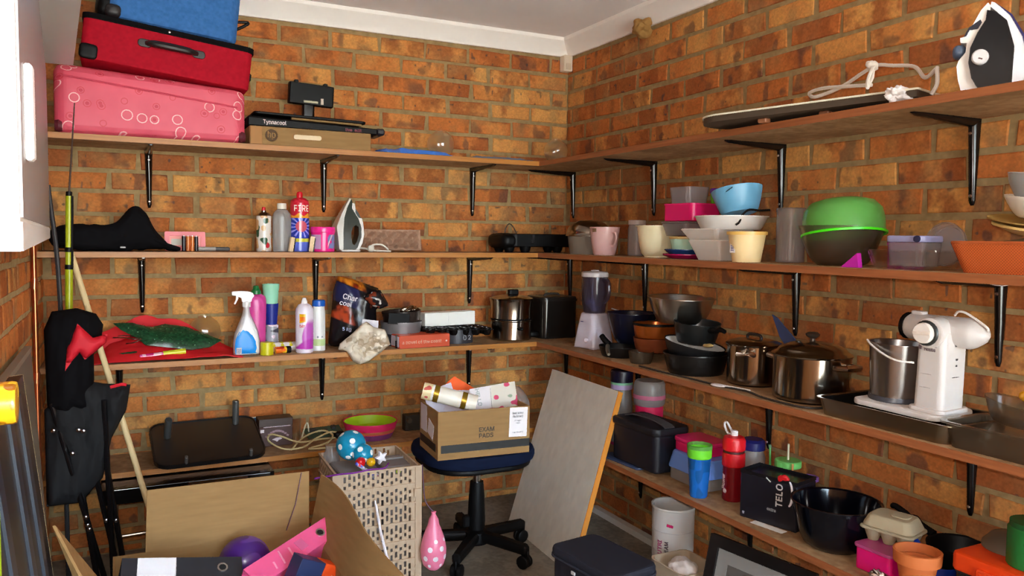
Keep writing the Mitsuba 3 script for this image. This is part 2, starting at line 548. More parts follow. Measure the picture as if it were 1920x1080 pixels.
def bracket(label):
    """Pressed steel bracket: tapering vertical and horizontal channels with a rounded back, in local frame wall at y = 0."""
    t = thing('shelf_bracket', label, 'bracket', None)

    def arm(L, w0, w1, d0, d1):
        st = []
        for s in (0, 0.06, 0.5, 0.94, 1.0):
            w, d = w0 + (w1 - w0) * s, d0 + (d1 - d0) * s
            if s == 1.0:
                w, d = w * .6, d * .5
            st.append([(-w / 2, 0), (-w / 2, d * .45), (-w * .3, d * .85), (0, d), (w * .3, d * .85), (w / 2, d * .45), (w / 2, 0)])
        v = np.array([(x, -y, -s * L) for s, ring in zip((0, 0.06, 0.5, 0.94, 1.0), st) for x, y in ring])
        f = []
        for k in range(4):
            for j in range(7):
                a, b = k * 7 + j, k * 7 + (j + 1) % 7
                f += [(a, b, b + 7), (a, b + 7, a + 7)]
        f += [(0, j + 1, j) for j in range(1, 6)] + [(28, 28 + j, 29 + j) for j in range(1, 6)]
        m = trimesh.Trimesh(v, f, process=False)
        m.fix_normals()
        return m
    up = arm(0.235, 0.030, 0.016, 0.026, 0.010)
    up.apply_translation([0, -0.004, -0.001])
    out = mv(arm(0.265, 0.030, 0.016, 0.024, 0.008), 0, -0.004, -0.001, rx=-90, order='x')
    out.vertices[:, 2] = -0.001 - np.abs(out.vertices[:, 2] + 0.001)
    part(t, 'upright', up, 'mat_black_gloss', 40)
    part(t, 'arm', out, 'mat_black_gloss', 40)
    for dy, dz in ((-0.0275, -0.04), (-0.0155, -0.21)):
        part(t, 'screw', mv(lathe([(0, 0.003), (0.004, 0.002), (0.005, 0)], 10), 0, dy, dz, rx=90), 'mat_chrome')


ords = ['first', 'second', 'third', 'fourth']
for i, xs in {1: (-1.997, -1.276, -.540), 2: (-2.030, -1.314, -.552), 3: (-2.12, -1.286, -.552), 4: (-1.286, -.552)}.items():
    for k, x in enumerate(xs):
        at(x, 0, LV[i])
        bracket(f'black steel bracket under the {names[i]} shelf of the back wall, {ords[k]} from the left')
for i, ys in {1: (-.086, -.774, -1.52, -2.225), 2: (-.07, -.726, -1.607, -2.32), 3: (-.045, -.69, -1.50, -2.264), 4: (-.726, -1.423, -2.2)}.items():
    for k, y in enumerate(ys):
        atB(0, y, LV[i])
        bracket(f'black steel bracket under the {names[i]} shelf of the right wall, {ords[k]} from the corner')
# ---------------------------------------------------------------- top shelf of the back wall
Z1, Z2, Z3, Z4 = 1.6975, 1.2635, 0.8365, 0.4175
black, blackm, blackg = 'mat_black', 'mat_black_matt', 'mat_black_gloss'


def pink_pattern(p, n, uv):
    q, r = p.x * 17 + p.y * 6, p.z * 17 + p.y * 9
    d, d2, w = mikit.voronoi(q, r)
    base = mix(lin((212, 74, 96)), lin((222, 92, 110)), fbm(q, r, 2.0, 2))
    R = 0.10 + 0.22 * w
    ring = smoothstep(0.045, 0.02, dr.abs(d - R)) * dr.select(w > 0.3, 1.0, 0.0)
    cc = mix(base, dr.select(w > 0.62, mi.Color3f(lin((250, 190, 190))), mi.Color3f(lin((206, 56, 72)))), ring * 0.85)
    fill = smoothstep(0.02, -0.02, d - 0.11) * dr.select((w > 0.4) & (w < 0.7), 1.0, 0.0)
    cc = mix(cc, lin((196, 44, 62)), fill * 0.85)
    return mi.Color3f(cc)


mat('pink_print', tex=proc(pink_pattern), rough=0.55)


def fabric(name, a, b):
    def fn(p, n, uv):
        return mix(lin(a), lin(b), fbm(p.x * 90 + p.y * 40, p.z * 90 + p.y * 50, p.y * 30, 2))
    return mat(name, tex=proc(fn), rough=0.85, spec=0.2)


fabric('red_cloth', (156, 12, 32), (180, 20, 42))
fabric('blue_cloth', (48, 98, 160), (68, 120, 186))

# pink patterned suitcase lying at the bottom of the pile
at(-1.985, -0.168, Z1)
t = thing('suitcase', 'pink suitcase printed with rings and dots, at the bottom of the pile', 'suitcase')
m = rprism(0.665, 0.27, 0.24, 0.045, 0.03).subdivide().subdivide()
v = m.vertices
s_ = v[:, 0] / 0.665 + 0.5
v[:, 2] = np.where(v[:, 2] > 0.12, 0.12 + (v[:, 2] - 0.12) * (1.13 - 0.42 * s_), v[:, 2])
v[:, 1] += np.where(v[:, 2] > 0.2, (v[:, 2] - 0.2) * 0.5, 0) * (v[:, 1] < 0)
m.vertices = v
part(t, 'body', m, 'mat_pink_print', 50)
zz = lambda x: 0.205 + 0.002 - 0.075 * (x / 0.665 + 0.5)
part(t, 'zip', tube([(x, -0.137 - 0.002 * math.cos(x * 6), zz(x)) for x in np.linspace(-0.3, 0.3, 9)], 0.004, 6), c(206, 70, 92))
for sx in (-1, 1):
    part(t, 'wheel', mv(lathe([(0, -.012), (.018, -.012), (.022, 0), (.018, .012), (0, .012)], 16), sx * 0.318, -0.118, 0.023, ry=90), c(88, 30, 40, r=.4))
# red suitcase, tilted on it
at(-1.935, -0.165, Z1 + 0.243, ry=6.5)
t = thing('suitcase', 'red fabric suitcase with black trim and a black handle, in the middle of the pile', 'suitcase')
part(t, 'body', rprism(0.60, 0.245, 0.168, 0.035, 0.012), 'mat_red_cloth', 40)
part(t, 'piping', band(0.60, 0.245, 0.020, 0.035, 0.005, 0.148), blackm, 30, 'black piping around the lid')
part(t, 'corner_guard', mv(blob(0.062, 0.02, 0.055, 4), -0.272, -0.1165, 0.0), black, True, 'black plastic corner guard')
for sx in (-1, 1):
    part(t, 'handle_plate', mv(rprism(0.048, 0.030, 0.008, 0.013, 0.003), 0.005 + sx * 0.095, -0.1225, 0.098, rx=90), c(40, 36, 36), 30)
    part(t, 'rivet', mv(lathe([(0, 0.005), (0.004, 0.004), (0.006, 0)], 10), 0.005 + sx * 0.088, -0.1305, 0.098, rx=90), 'mat_chrome')
part(t, 'handle', tube([(-0.085, -0.13, 0.098), (-0.06, -0.147, 0.098), (0.0, -0.152, 0.098), (0.065, -0.147, 0.098), (0.095, -0.13, 0.098)], [0.008, 0.013, 0.014, 0.013, 0.008], 10), c(30, 27, 27, r=.3))
part(t, 'foot', mv(rbox(0.016, 0.02, 0.03, 0.004), 0.308, 0.0, 0.06), black, 30, 'small black foot on the right end')
part(t, 'stud', mv(lathe([(0, 0.004), (0.004, 0.003), (0.005, 0)], 10), -0.01, -0.1275, 0.158, rx=90), 'mat_chrome')
# blue suitcase on top
at(-1.915, -0.16, Z1 + 0.4165, ry=6.0)
t = thing('suitcase', 'blue soft suitcase with black back wheels, on top of the pile below the ceiling', 'suitcase')
part(t, 'body', rprism(0.475, 0.235, 0.20, 0.06, 0.02), 'mat_blue_cloth', 40)
part(t, 'wheel_end', mv(blob(0.09, 0.20, 0.10, 3.5), -0.225, 0.0, -0.004), black, True, 'black plastic wheel end')
part(t, 'corner_guard', mv(blob(0.06, 0.07, 0.05, 3.0), -0.205, -0.09, 0.0), c(34, 32, 34), True)
part(t, 'side_handle', tube([(0.236, -0.05, 0.07), (0.262, -0.055, 0.088), (0.276, -0.055, 0.105), (0.237, -0.05, 0.10)], 0.006, 8), black)

# laptop carton, black carton and monitor stand
at(-1.385, -0.165, Z1)
t = thing('laptop_carton', 'flat brown carton with a round printed logo, under the black carton', 'box')
part(t, 'carton', rbox(0.50, 0.22, 0.075, 0.002), 'mat_card', False)
part(t, 'end_flap', mv(rbox(0.045, 0.006, 0.07, 0.001), -0.225, -0.113, 0.002), c(170, 122, 74, r=.8), False)
part(t, 'logo_disc', mv(lathe([(0, 0.0012), (0.024, 0.0012), (0.025, 0)], 28), -0.165, -0.1105, 0.04, rx=90), c(84, 62, 40, r=.8), False)
part(t, 'logo', text('hp', 0.026, -0.165, -0.1118, 0.031, 0.0008, True, sx=.8), 'mat_card', False)
part(t, 'carrying_grip', mv(rprism(0.115, 0.02, 0.006, 0.009, 0.002), -0.02, -0.110, 0.04, rx=90), c(214, 190, 150, r=.4), 30, 'pale plastic carrying grip')
at(-1.365, -0.155, Z1 + 0.0765, ry=0.0)
t = thing('keyboard_carton', 'long black carton with pale lettering, slanting across the brown carton', 'box')
mm = rbox(0.545, 0.16, 0.036, 0.006)
mm.vertices[:, 2] *= 1.22 - 0.5 * (mm.vertices[:, 0] / 0.545 + 0.5)
part(t, 'carton', mm, black, 30)
part(t, 'end_cap', mv(rbox(0.04, 0.15, 0.03, 0.008), 0.288, 0.0, 0.0), c(30, 28, 34, r=.3), 30)
part(t, 'lettering', text('Tynnacool', 0.016, -0.165, -0.0808, 0.014, 0.0015, True, sx=.85), c(214, 196, 196), False)
part(t, 'lettering', text('live  edit', 0.013, 0.165, -0.0808, 0.007, 0.0015, True), c(124, 32, 52), False)
at(-1.375, -0.14, Z1 + 0.127, ry=1.2)
t = thing('monitor_stand', 'black monitor stand with its head up, lying on the black carton', 'stand')
part(t, 'base_plate', rprism(0.47, 0.17, 0.010, 0.02, 0.003), black, 30)
part(t, 'card_strip', mv(rbox(0.30, 0.02, 0.008, 0.001), 0.07, -0.055, -0.008), 'mat_card', False, 'strip of brown card under the plate')
part(t, 'neck', mv(rprism(0.052, 0.035, 0.065, 0.01, 0.002), 0.0, 0.0, 0.009), blackg, 30)
part(t, 'head', mv(rprism(0.19, 0.04, 0.088, 0.008, 0.004), 0.008, -0.012, 0.066, ry=1.5), black, 30)
for sx in (-1, 1):
    part(t, 'lug', mv(rbox(0.018, 0.02, 0.016, 0.003), 0.008 + sx * 0.062, -0.012, 0.15 - sx * 0.002), black, 30)
part(t, 'label', mv(rbox(0.06, 0.001, 0.009, 0.0003), 0.005, -0.0335, 0.073), c(176, 168, 140), False)
part(t, 'hook', mv(rbox(0.012, 0.003, 0.026, 0.001), 0.053, -0.0335, 0.07), c(190, 176, 160), False)


def globe(x, y, z, r, label):
    at(x, y, z)
    t = thing('glass_globe', label, 'lamp globe')
    a = np.linspace(-math.pi / 2 + 0.25, math.pi / 2 - 0.42, 20)
    pr = [(0, r * (1 + math.sin(a[0])))] + [(r * math.cos(q), r * (1 + math.sin(q))) for q in a]
    k = 1 - .0016 / r
    inner = [(x * k, (z_ - r) * k + r) for x, z_ in pr]
    part(t, 'globe', lathe(pr + inner[::-1], 40), 'mat_glass_solid', 40)
    zt = r * (1 + math.sin(a[-1]))
    rt = r * math.cos(a[-1])
    part(t, 'neck', lathe([(rt, zt - .001), (rt, zt + 0.008), (rt - .003, zt + .008), (rt - .003, zt - .001)], 28), 'mat_glass', 40, 'short glass neck')


globe(-0.772, -0.165, Z1, 0.063, 'clear glass lamp globe on the top shelf right of the blue plastic bag')
globe(-0.205, -0.245, Z1, 0.058, 'clear glass lamp globe in the corner of the top shelf')


def bag_fn(w, d, h, amp, seed):
    def fn(u, v):
        P = np.stack([u * 9, v * 5, np.full_like(u, seed * 3.1)], -1)
        z = 0.003 + h * (meshkit.fbm(P, 3, seed)) * np.sin(np.pi * u) ** .4 * np.sin(np.pi * v) ** .4
        e = meshkit.fbm(P * .6 + 9, 2, seed + 1) - .5
        return (u - .5) * w + e * amp, (v - .5) * d * (1 + e), z
    return fn


at(-0.93, -0.19, Z1)
one('plastic_bag', 'crumpled blue plastic bag lying flat on the top shelf left of the glass globe', 'bag', sheet(bag_fn(0.34, 0.16, 0.045, 0.05, 3), 36, 20), c(62, 118, 206, r=.35), 50)
at(-0.47, -0.16, Z1)
one('plastic_bag', 'flattened grey blue plastic bag between the two glass globes on the top shelf', 'bag', sheet(bag_fn(0.36, 0.15, 0.03, 0.05, 5), 36, 20), c(98, 116, 140, r=.35), 50)

# ---------------------------------------------------------------- top shelf of the right wall
at(-0.255, -1.90, Z1 + 0.006, rz=-88, rx=0.0)
t = thing('ironing_board', 'flat ironing board with a rounded nose, on the top right shelf', 'ironing board')
g = np.array([(-.37 + .11 * (1 - math.cos(a)), .115 * math.sin(a)) for a in np.linspace(0, math.pi / 2, 10)] + [(.35, .125), (.35, -.125)] + [(-.37 + .11 * (1 - math.cos(a)), -.115 * math.sin(a)) for a in np.linspace(math.pi / 2, 0.1, 9)])
brd = trimesh.creation.extrude_polygon(Polygon(g), 0.018, engine='earcut')
MAT[0] = frame(-0.232, -1.865, Z1 + 0.014, rz=-75.5, ry=0)
part(t, 'board', brd, c(70, 56, 42, r=.7), 30)
part(t, 'cover', mv(trimesh.creation.extrude_polygon(Polygon(g).buffer(0.004), 0.005, engine='earcut'), 0, 0, 0.0181), c(214, 208, 184, r=.8), 30, 'pale cloth cover with a stitched edge')
for q, (x, y) in enumerate(((-.13, -.06), (.07, -.06), (-.13, .06), (.07, .06))):
    part(t, 'foot', mv(rbox(0.03, 0.03, 0.0138, 0.003), x, y, -0.0137), c(150, 96, 66), 30)
MAT[0] = np.eye(4)
rope_pts = [(-.30, -2.10, .012), (-.31, -2.02, .02), (-.30, -1.93, .03), (-.29, -1.875, .028), (-.28, -1.868, .02), (-.29, -1.90, .012), (-.27, -1.97, .03), (-.26, -2.04, .062), (-.25, -2.075, .075), (-.25, -2.12, .066), (-.25, -2.19, .05), (-.25, -2.245, .056), (-.26, -2.282, .07), (-.27, -2.292, .066), (-.27, -2.294, .03), (-.27, -2.28, .006)]
t = thing('cord', 'thick pale grey cord in a loose loop behind the ironing board', 'cord')
rp = [(x + .03, y, Z1 + 0.053 + z) if y > -2.23 else (x, y, Z1 + .006 + z) for x, y, z in rope_pts]
part(t, 'loop', tube(rp, 0.0052, 8), c(196, 184, 172, r=.8))
part(t, 'knot', mv(blob(0.03, 0.03, 0.03, 2, .008, 60, 2, 3), -.25, -2.08, Z1 + .108), c(206, 196, 184, r=.8), True)
part(t, 'hanging_end', tube([(-.25, -2.085, Z1 + .115), (-.27, -2.10, Z1 + .085), (-.30, -2.115, Z1 + .06), (-.316, -2.125, Z1 + .05), (-.30, -2.112, Z1 + .075), (-.255, -2.09, Z1 + .118)], 0.005, 8), c(206, 196, 184, r=.8))
at(-.28, -2.19, Z1 + .0)
part(t, 'frayed_end', blob(0.07, 0.05, 0.045, 2, .022, 70, 8, 4), c(216, 210, 206, r=.9), 60)


def dens(poly, step=0.006):
    return np.array(shapely.segmentize(Polygon(poly), step).exterior.coords)[:-1]


def iron_part(poly, wd, zt, hole=None, k=0.12, y0=0.0):
    """A piece of a standing iron: its side outline, as wide as wd at the heel and narrow at the nose."""
    g = Polygon(poly, [hole] if hole is not None else None)
    g = shapely.segmentize(g.buffer(0), 0.01)
    m = ext(g, wd, -wd / 2).subdivide()
    f = np.clip(1 - (m.vertices[:, 2] / zt) ** 2 * (1 - k), 0.05, 1)
    m.vertices[:, 1] = m.vertices[:, 1] * f + y0
    return m


# iron at the right end of the top shelf
atB(-0.235, -2.408, Z1, rz=30)
K = 0.00046
q = lambda *p: [((x - 1115) * K, (465 - y) * K) for x, y in p]
t = thing('steam_iron', 'white and black steam iron on the top shelf of the right wall', 'iron')
part(t, 'soleplate', iron_part(q((1105, 5), (1120, 12), (1195, 92), (1252, 205), (1284, 340), (1262, 440), (1215, 445), (1218, 260), (1180, 120), (1100, 30)), 0.115, 0.23, k=.1), c(222, 222, 226, r=.3), 40)
part(t, 'sole_edge', iron_part(q((1122, 12), (1200, 90), (1258, 205), (1290, 340), (1280, 360), (1250, 215), (1192, 95)), 0.119, 0.23, k=.1), c(44, 42, 92, r=.3), 40, 'dark blue edge of the sole')
part(t, 'tank', iron_part(q((1088, 50), (1120, 60), (1175, 110), (1216, 250), (1224, 430), (1200, 455), (1070, 462), (1035, 400), (1018, 320), (1024, 240), (1060, 150), (1085, 100)), 0.100, 0.25, k=.1), c(5, 6, 12, r=.15), 40, 'glossy black water tank')
part(t, 'handle', iron_part(q((1090, 8), (1105, 30), (1088, 95), (1050, 160), (1020, 240), (1018, 330), (1050, 430), (1075, 465), (990, 465), (972, 400), (962, 330), (970, 300), (1000, 260), (1005, 210), (975, 205), (972, 180), (1000, 175), (1030, 110), (1060, 45)), 0.07, 0.25, k=.25), c(226, 222, 216, r=.3), 40)
part(t, 'grip', iron_part(q((1060, 95), (1068, 110), (1030, 185), (985, 182), (1010, 130)), 0.05, 0.25, k=.4, y0=-.006), c(30, 32, 46, r=.4), 40)
part(t, 'spray_button', mv(blob(0.03, 0.05, 0.034, 2.6), (968 - 1115) * K, -0.0, (300 - 235) * K + .055), c(74, 90, 112, r=.35), True)
part(t, 'dial', mv(lathe([(0, 0.012), (0.015, 0.012), (0.0175, 0.009), (0.0185, 0)], 28), (1070 - 1115) * K, -0.046, (465 - 298) * K, rx=90), c(206, 202, 202, r=.35), 30)
part(t, 'dial_mark', mv(rbox(0.009, 0.001, 0.003, .0004), (1072 - 1115) * K, -0.0585, (465 - 312) * K, ry=20), c(90, 60, 60), False)

# corner box, insect nest
MAT[0] = np.eye(4)
at(-0.03, -0.03, 2.19)
t = thing('corner_box', 'small white plastic trunking box high in the corner under the cornice', 'trunking')
part(t, 'casing', rbox(0.05, 0.05, 0.082, 0.004), c(214, 200, 180), 30)
part(t, 'cap', mv(rbox(0.03, 0.004, 0.03, 0.001), 0, -0.026, 0.01), c(196, 180, 158), 30)
at(-0.045, -0.713, 2.215)
one('mud_nest', 'lumpy brown insect nest stuck to the cornice of the right wall', 'insect nest', [blob(0.07, 0.075, 0.07, 2, .03, 26, 4, 4), mv(blob(0.04, 0.04, 0.04, 2, .014, 40, 5, 3), 0.0, 0.03, 0.045), mv(blob(0.04, 0.035, 0.035, 2, .014, 40, 6, 3), 0.0, -0.035, 0.04)], c(150, 112, 60, r=.95), 60)
# ---------------------------------------------------------------- second shelf of the back wall
SH2 = 'second shelf'


def folds(u, v, seed, f=4.0):
    P = np.stack([u * f, v * f, np.full_like(u, seed * 1.7)], -1)
    return meshkit.fbm(P, 3, seed) - 0.5


at(-2.14, -0.155, Z2)
t = thing('black_bag', 'limp black fabric bag with a strap, at the left end of the second shelf', 'bag')
m = blob(0.40, 0.20, 0.10, 2.8, .022, 11, 3, 5)
v = m.vertices
v[:, 2] *= 1 + 0.75 * np.exp(-((v[:, 0] - 0.09) / 0.055) ** 2) + 0.12 * np.exp(-((v[:, 0] + 0.15) / 0.1) ** 2)
v[:, 2] *= np.clip(1 - (v[:, 0] - 0.13) / 0.13, 0.25, 1)
part(t, 'body', m, blackm, 60)
part(t, 'strap', tube([(0.13, -0.07, 0.06), (0.19, -0.08, 0.028), (0.24, -0.05, 0.010), (0.20, -0.02, 0.012), (0.14, -0.05, 0.05)], 0.008, 6), blackm)
part(t, 'clasp', mv(rbox(0.02, 0.01, 0.008, 0.002), 0.04, -0.105, 0.012), c(120, 112, 108, r=.3), 30)

at(-1.868, -0.10, Z2 + .001, rx=-8)
t = thing('photo_stand', 'small pink frame leaning against the brick wall on the second shelf', 'photo stand')
part(t, 'frame', ext(Polygon(rrect(0.156, 0.078, 0.006, 0, 0.039).exterior.coords, [rrect(0.12, 0.044, 0.003, 0, 0.039).exterior.coords]), 0.012, -0.006), c(238, 128, 132, r=.4), 30)
part(t, 'backing', ext(rrect(0.122, 0.046, 0.003, 0, 0.039), 0.004, 0.0), c(240, 160, 150, r=.6), False)
part(t, 'card', ext(rrect(0.05, 0.026, 0.002, -0.028, 0.035), 0.002, -0.002), c(206, 196, 180, r=.6), False)
for k, (x, col) in enumerate(((-1.878, (30, 26, 28)), (-1.862, (206, 110, 40)), (-1.846, (206, 112, 44)), (-1.831, (34, 30, 34)))):
    at(x, -0.165, Z2)
    t = thing('battery', ('black' if k in (0, 3) else 'orange') + ' striped cylinder battery standing before the pink frame, ' + ('first', 'second', 'third', 'fourth')[k] + ' from the left', 'battery', 'batteries standing before the pink frame')
    part(t, 'can', lathe([(0, 0), (.007, 0), (.0075, .002), (.0075, .058), (.007, .06), (0, .06)], 20), c(*col, r=.25), 40)
    part(t, 'terminal', lathe([(.0035, .06), (.0035, .063), (0, .0635)], 12), 'mat_chrome', 40)
at(-1.765, -0.14, Z2 + 0.009, rz=2)
t = thing('marker_pen', 'grey marker pen lying beside the pink frame on the second shelf', 'pen')
part(t, 'barrel', mv(lathe([(0, -.07), (.008, -.07), (.009, -.066), (.009, 0.01), (0, .01)], 16), ry=90), c(168, 160, 150, r=.4), 40)
part(t, 'cap', mv(lathe([(0, .01), (.0085, .01), (.0085, .06), (.006, .066), (0, .066)], 16), ry=90), c(92, 88, 86, r=.4), 40, 'dark grey cap')


def spots(name, base, cols, freq, thr=0.6):
    def fn(p, n, uv):
        cc = mi.Color3f(lin(base))
        for k, q in enumerate(cols):
            w = noise(p.x * freq + 7.3 * k, p.z * freq + 3.1 * k, p.y * freq + k)
            cc = mix(cc, lin(q), smoothstep(thr, thr + .06, w))
        return mi.Color3f(cc)
    return mat(name, tex=proc(fn), rough=0.25)


at(-1.563, -0.15, Z2)
t = thing('spray_can', 'pale floral spray can with a red collar, leftmost of the bottles on the second shelf', 'spray can')
part(t, 'can', lathe([(0, 0), (.029, 0), (.0305, .003), (.0305, .148), (.029, .15), (0, .15)], 28), spots('floral', (226, 216, 204), [(186, 40, 52), (52, 84, 58), (214, 170, 120)], 38, .68), 40)
part(t, 'collar', lathe([(.029, .15), (.022, .162), (.011, .166), (.011, .172), (0, .172)], 24), 'mat_steel', 40)
part(t, 'nozzle', lathe([(.008, .172), (.008, .184), (.006, .187), (0, .187)], 16), c(206, 34, 44, r=.4), 40, 'red nozzle')
at(-1.488, -0.15, Z2)
t = thing('bottle', 'translucent grey plastic bottle with a white cap, left of the blue and red bottle', 'bottle')
m = lathe([(0, 0), (.036, 0), (.039, .004), (.039, .145), (.036, .16), (.024, .176), (.016, .180), (0, .180)], 32)
part(t, 'body', sc(m, 1, .72, 1), 'mat_frosted', 40)
part(t, 'cap', lathe([(.018, .180), (.0195, .182), (.0195, .203), (.018, .205), (0, .205)], 24), c(228, 222, 206, r=.4), 40)


def fire_label(p, n, uv):
    z, x = p.z - 1.2635, p.x + 1.413
    cc = mi.Color3f(lin((40, 56, 168)))
    ang = dr.atan2(x, z - 0.108)
    rad = dr.sqrt(x * x + (z - 0.108) * (z - 0.108))
    ray_ = dr.sin(ang * 14)
    cc = mix(cc, lin((150, 150, 226)), smoothstep(0.2, 0.5, ray_) * smoothstep(0.052, 0.046, rad))
    cc = mix(cc, lin((206, 92, 110)), smoothstep(0.026, 0.022, rad))
    cc = mix(cc, lin((90, 108, 206)), smoothstep(0.044, 0.042, z))
    cc = mix(cc, lin((206, 200, 66)), smoothstep(0.040, 0.043, z) * smoothstep(0.058, 0.055, z))
    cc = mix(cc, lin((236, 156, 46)), smoothstep(0.142, 0.145, z) * smoothstep(0.164, 0.16, z + 0.008 * dr.sin(x * 160)))
    cc = mix(cc, lin((206, 40, 58)), smoothstep(0.156, 0.16, z + 0.006 * dr.sin(x * 160)))
    return mi.Color3f(cc)


at(-1.413, -0.15, Z2)
t = thing('bottle', 'tall blue bottle with a red FIRE label and red cap on the second shelf', 'bottle')
part(t, 'body', lathe([(0, 0), (.037, 0), (.0395, .004), (.0395, .206), (.037, .218), (.026, .228), (.012, .232), (0, .232)], 36), mat('fire_label', tex=proc(fire_label), rough=.2), 40)
part(t, 'cap', lathe([(.013, .230), (.013, .25), (.009, .256), (0, .257)], 18), c(206, 26, 40, r=.35), 40)
for k, (ch, ang) in enumerate(zip('FIRE', (-36, -12, 14, 40))):
    a = math.radians(ang)
    part(t, 'letter', text(ch, 0.026, 0.0398 * math.sin(a), -0.0398 * math.cos(a), 0.172, 0.0012, True, rz=ang, sx=.8), c(244, 214, 206), False)
for x, ry, rzz, nm in ((-1.463, 10, 20, 'left'), (-1.378, 8, -15, 'right')):
    at(x, -0.205, Z2, ry=ry, rz=rzz)
    t = thing('card_box', f'small cream card packet leaning at the {nm} side of the blue and red bottle', 'packet')
    part(t, 'packet', rbox(0.018, 0.012, 0.062 if nm == 'left' else 0.066, 0.001), c(234, 206, 166, r=.7), False)
    part(t, 'dark_side', mv(rbox(0.004, 0.012, 0.058, 0.0005), 0.0115, 0, 0.002), c(46, 42, 40), False)
at(-1.318, -0.17, Z2)
t = thing('tub', 'bright pink plastic tub with a printed label, left of the standing iron', 'tub')


def tub_label(p, n, uv):
    x, z = p.x + 1.318, p.z - 1.2635
    cc = mi.Color3f(lin((236, 36, 134)))
    cc = mix(cc, lin((196, 150, 186)), smoothstep(-0.018, -0.020, x) * smoothstep(0.010, 0.013, z) * smoothstep(0.075, 0.072, z))
    w = noise(x * 90, z * 90, 4.0)
    on = smoothstep(0.008, 0.011, x) * smoothstep(0.012, 0.016, z) * smoothstep(0.076, 0.072, z)
    cc = mix(cc, mix(lin((150, 92, 176)), lin((120, 150, 190)), w), on * smoothstep(0.35, 0.5, w))
    cc = mix(cc, lin((230, 190, 200)), on * smoothstep(0.0045, 0.002, dr.abs(x - 0.018 - (z - 0.045) * 0.45)))
    return mi.Color3f(cc)


part(t, 'pot', lathe([(0, 0), (.047, 0), (.0495, .004), (.0495, .085), (0, .085)], 36), mat('tub_label', tex=proc(tub_label), rough=.25), 40)
part(t, 'lid', lathe([(.0495, .083), (.0515, .083), (.0525, .086), (.0525, .103), (.050, .107), (0, .107)], 36), c(240, 44, 142, r=.25), 40)

at(-1.198, -0.14, Z2)
K = 0.000272
q = lambda *p: [((x - 290) * K, (965 - y) * K) for x, y in p]
t = thing('steam_iron', 'grey and white steam iron standing on its heel on the second shelf', 'iron')
part(t, 'soleplate', iron_part(q((300, 96), (325, 110), (250, 250), (190, 420), (165, 640), (160, 930), (95, 930), (60, 560), (130, 400), (220, 230)), 0.105, 0.25, k=.1), c(208, 206, 196, r=.3), 40)
part(t, 'body', iron_part(q((325, 112), (345, 150), (330, 260), (360, 310), (430, 430), (470, 560), (470, 720), (400, 900), (370, 930), (162, 930), (168, 640), (195, 420), (255, 250)), 0.085, 0.25, hole=q((385, 530), (340, 560), (305, 640), (300, 740), (320, 840), (350, 860), (390, 800), (425, 680), (425, 560)), k=.15), c(44, 52, 46, r=.2), 40)
part(t, 'handle', iron_part(q((345, 170), (385, 185), (395, 280), (390, 330), (440, 410), (500, 425), (520, 520), (530, 680), (500, 830), (440, 935), (380, 935), (440, 800), (470, 680), (465, 560), (430, 440), (360, 320), (320, 260)), 0.05, 0.25, k=.3), c(222, 216, 210, r=.3), 40)
part(t, 'grip', iron_part(q((398, 260), (450, 340), (490, 425), (445, 415), (395, 335)), 0.036, 0.25, k=.4), c(54, 60, 56, r=.5), 40)
part(t, 'heel', mv(rbox(0.086, 0.09, 0.010, 0.003), (290 - 290) * K, 0, 0), c(224, 220, 214, r=.3), 30)
part(t, 'cord', tube([(0.035, 0.0, 0.012), (0.06, -0.035, 0.016), (0.085, -0.06, 0.008), (0.13, -0.075, 0.005), (0.17, -0.085, 0.004)], 0.0042, 8), c(220, 214, 200, r=.5))
part(t, 'cord_loop', tube([(0.075, -0.05, 0.006), (0.085, -0.055, 0.024), (0.11, -0.058, 0.034), (0.14, -0.06, 0.030), (0.16, -0.063, 0.014), (0.165, -0.065, 0.005)], 0.0042, 8), c(220, 214, 200, r=.5))
part(t, 'plug', mv(blob(0.028, 0.022, 0.03, 3), 0.083, -0.07, 0.0), c(206, 200, 186, r=.5), True)

# egg tray standing on its long edge against the wall
at(-0.99, -0.075, Z2, rx=-12)
t = thing('egg_tray', 'grey brown moulded egg tray standing on edge against the wall, right of the iron', 'egg tray')


def egg_fn(u, v):
    x, z = (u - .5) * 0.30, v * 0.098
    a = np.cos(u * 6 * 2 * np.pi) * np.cos(v * 2 * 2 * np.pi)
    return x, -0.026 - 0.026 * a * np.clip(np.minimum(np.minimum(u, 1 - u) * 14, np.minimum(v, 1 - v) * 6), 0, 1), z


part(t, 'tray', sheet(egg_fn, 97, 33, 0.003), c(168, 132, 108, r=.95), True)

# black electric grill with its cord
at(-0.285, -0.15, Z2)
t = thing('electric_grill', 'black electric grill on knobbly feet with a cord loop, second shelf corner', 'grill')
part(t, 'pan', mv(rprism(0.345, 0.20, 0.062, 0.03, 0.006), 0.02, 0, 0.028), black, 40)
part(t, 'end_housing', mv(blob(0.10, 0.20, 0.075, 3.2), -0.155, 0, 0.018), black, True)
for x, y in ((-0.145, -0.05), (-0.068, -0.07), (0.115, -0.06), (-0.145, 0.06), (0.13, 0.06)):
    part(t, 'foot', mv(lathe([(0, 0), (.017, 0), (.024, .012), (.030, .036), (0, .036)], 18), x, y, 0.0), black, 40)
part(t, 'clip', mv(rbox(0.016, 0.004, 0.042, 0.001), -0.042, -0.1015, 0.045), c(92, 92, 96, r=.3, m=1.0), 30, 'small grey metal clip')
part(t, 'cord', tube([(-0.135, 0.02, 0.088), (-0.13, 0.02, 0.115), (-0.112, 0.02, 0.138), (-0.09, 0.02, 0.125), (-0.07, 0.02, 0.09)], 0.0028, 8), c(54, 34, 28))

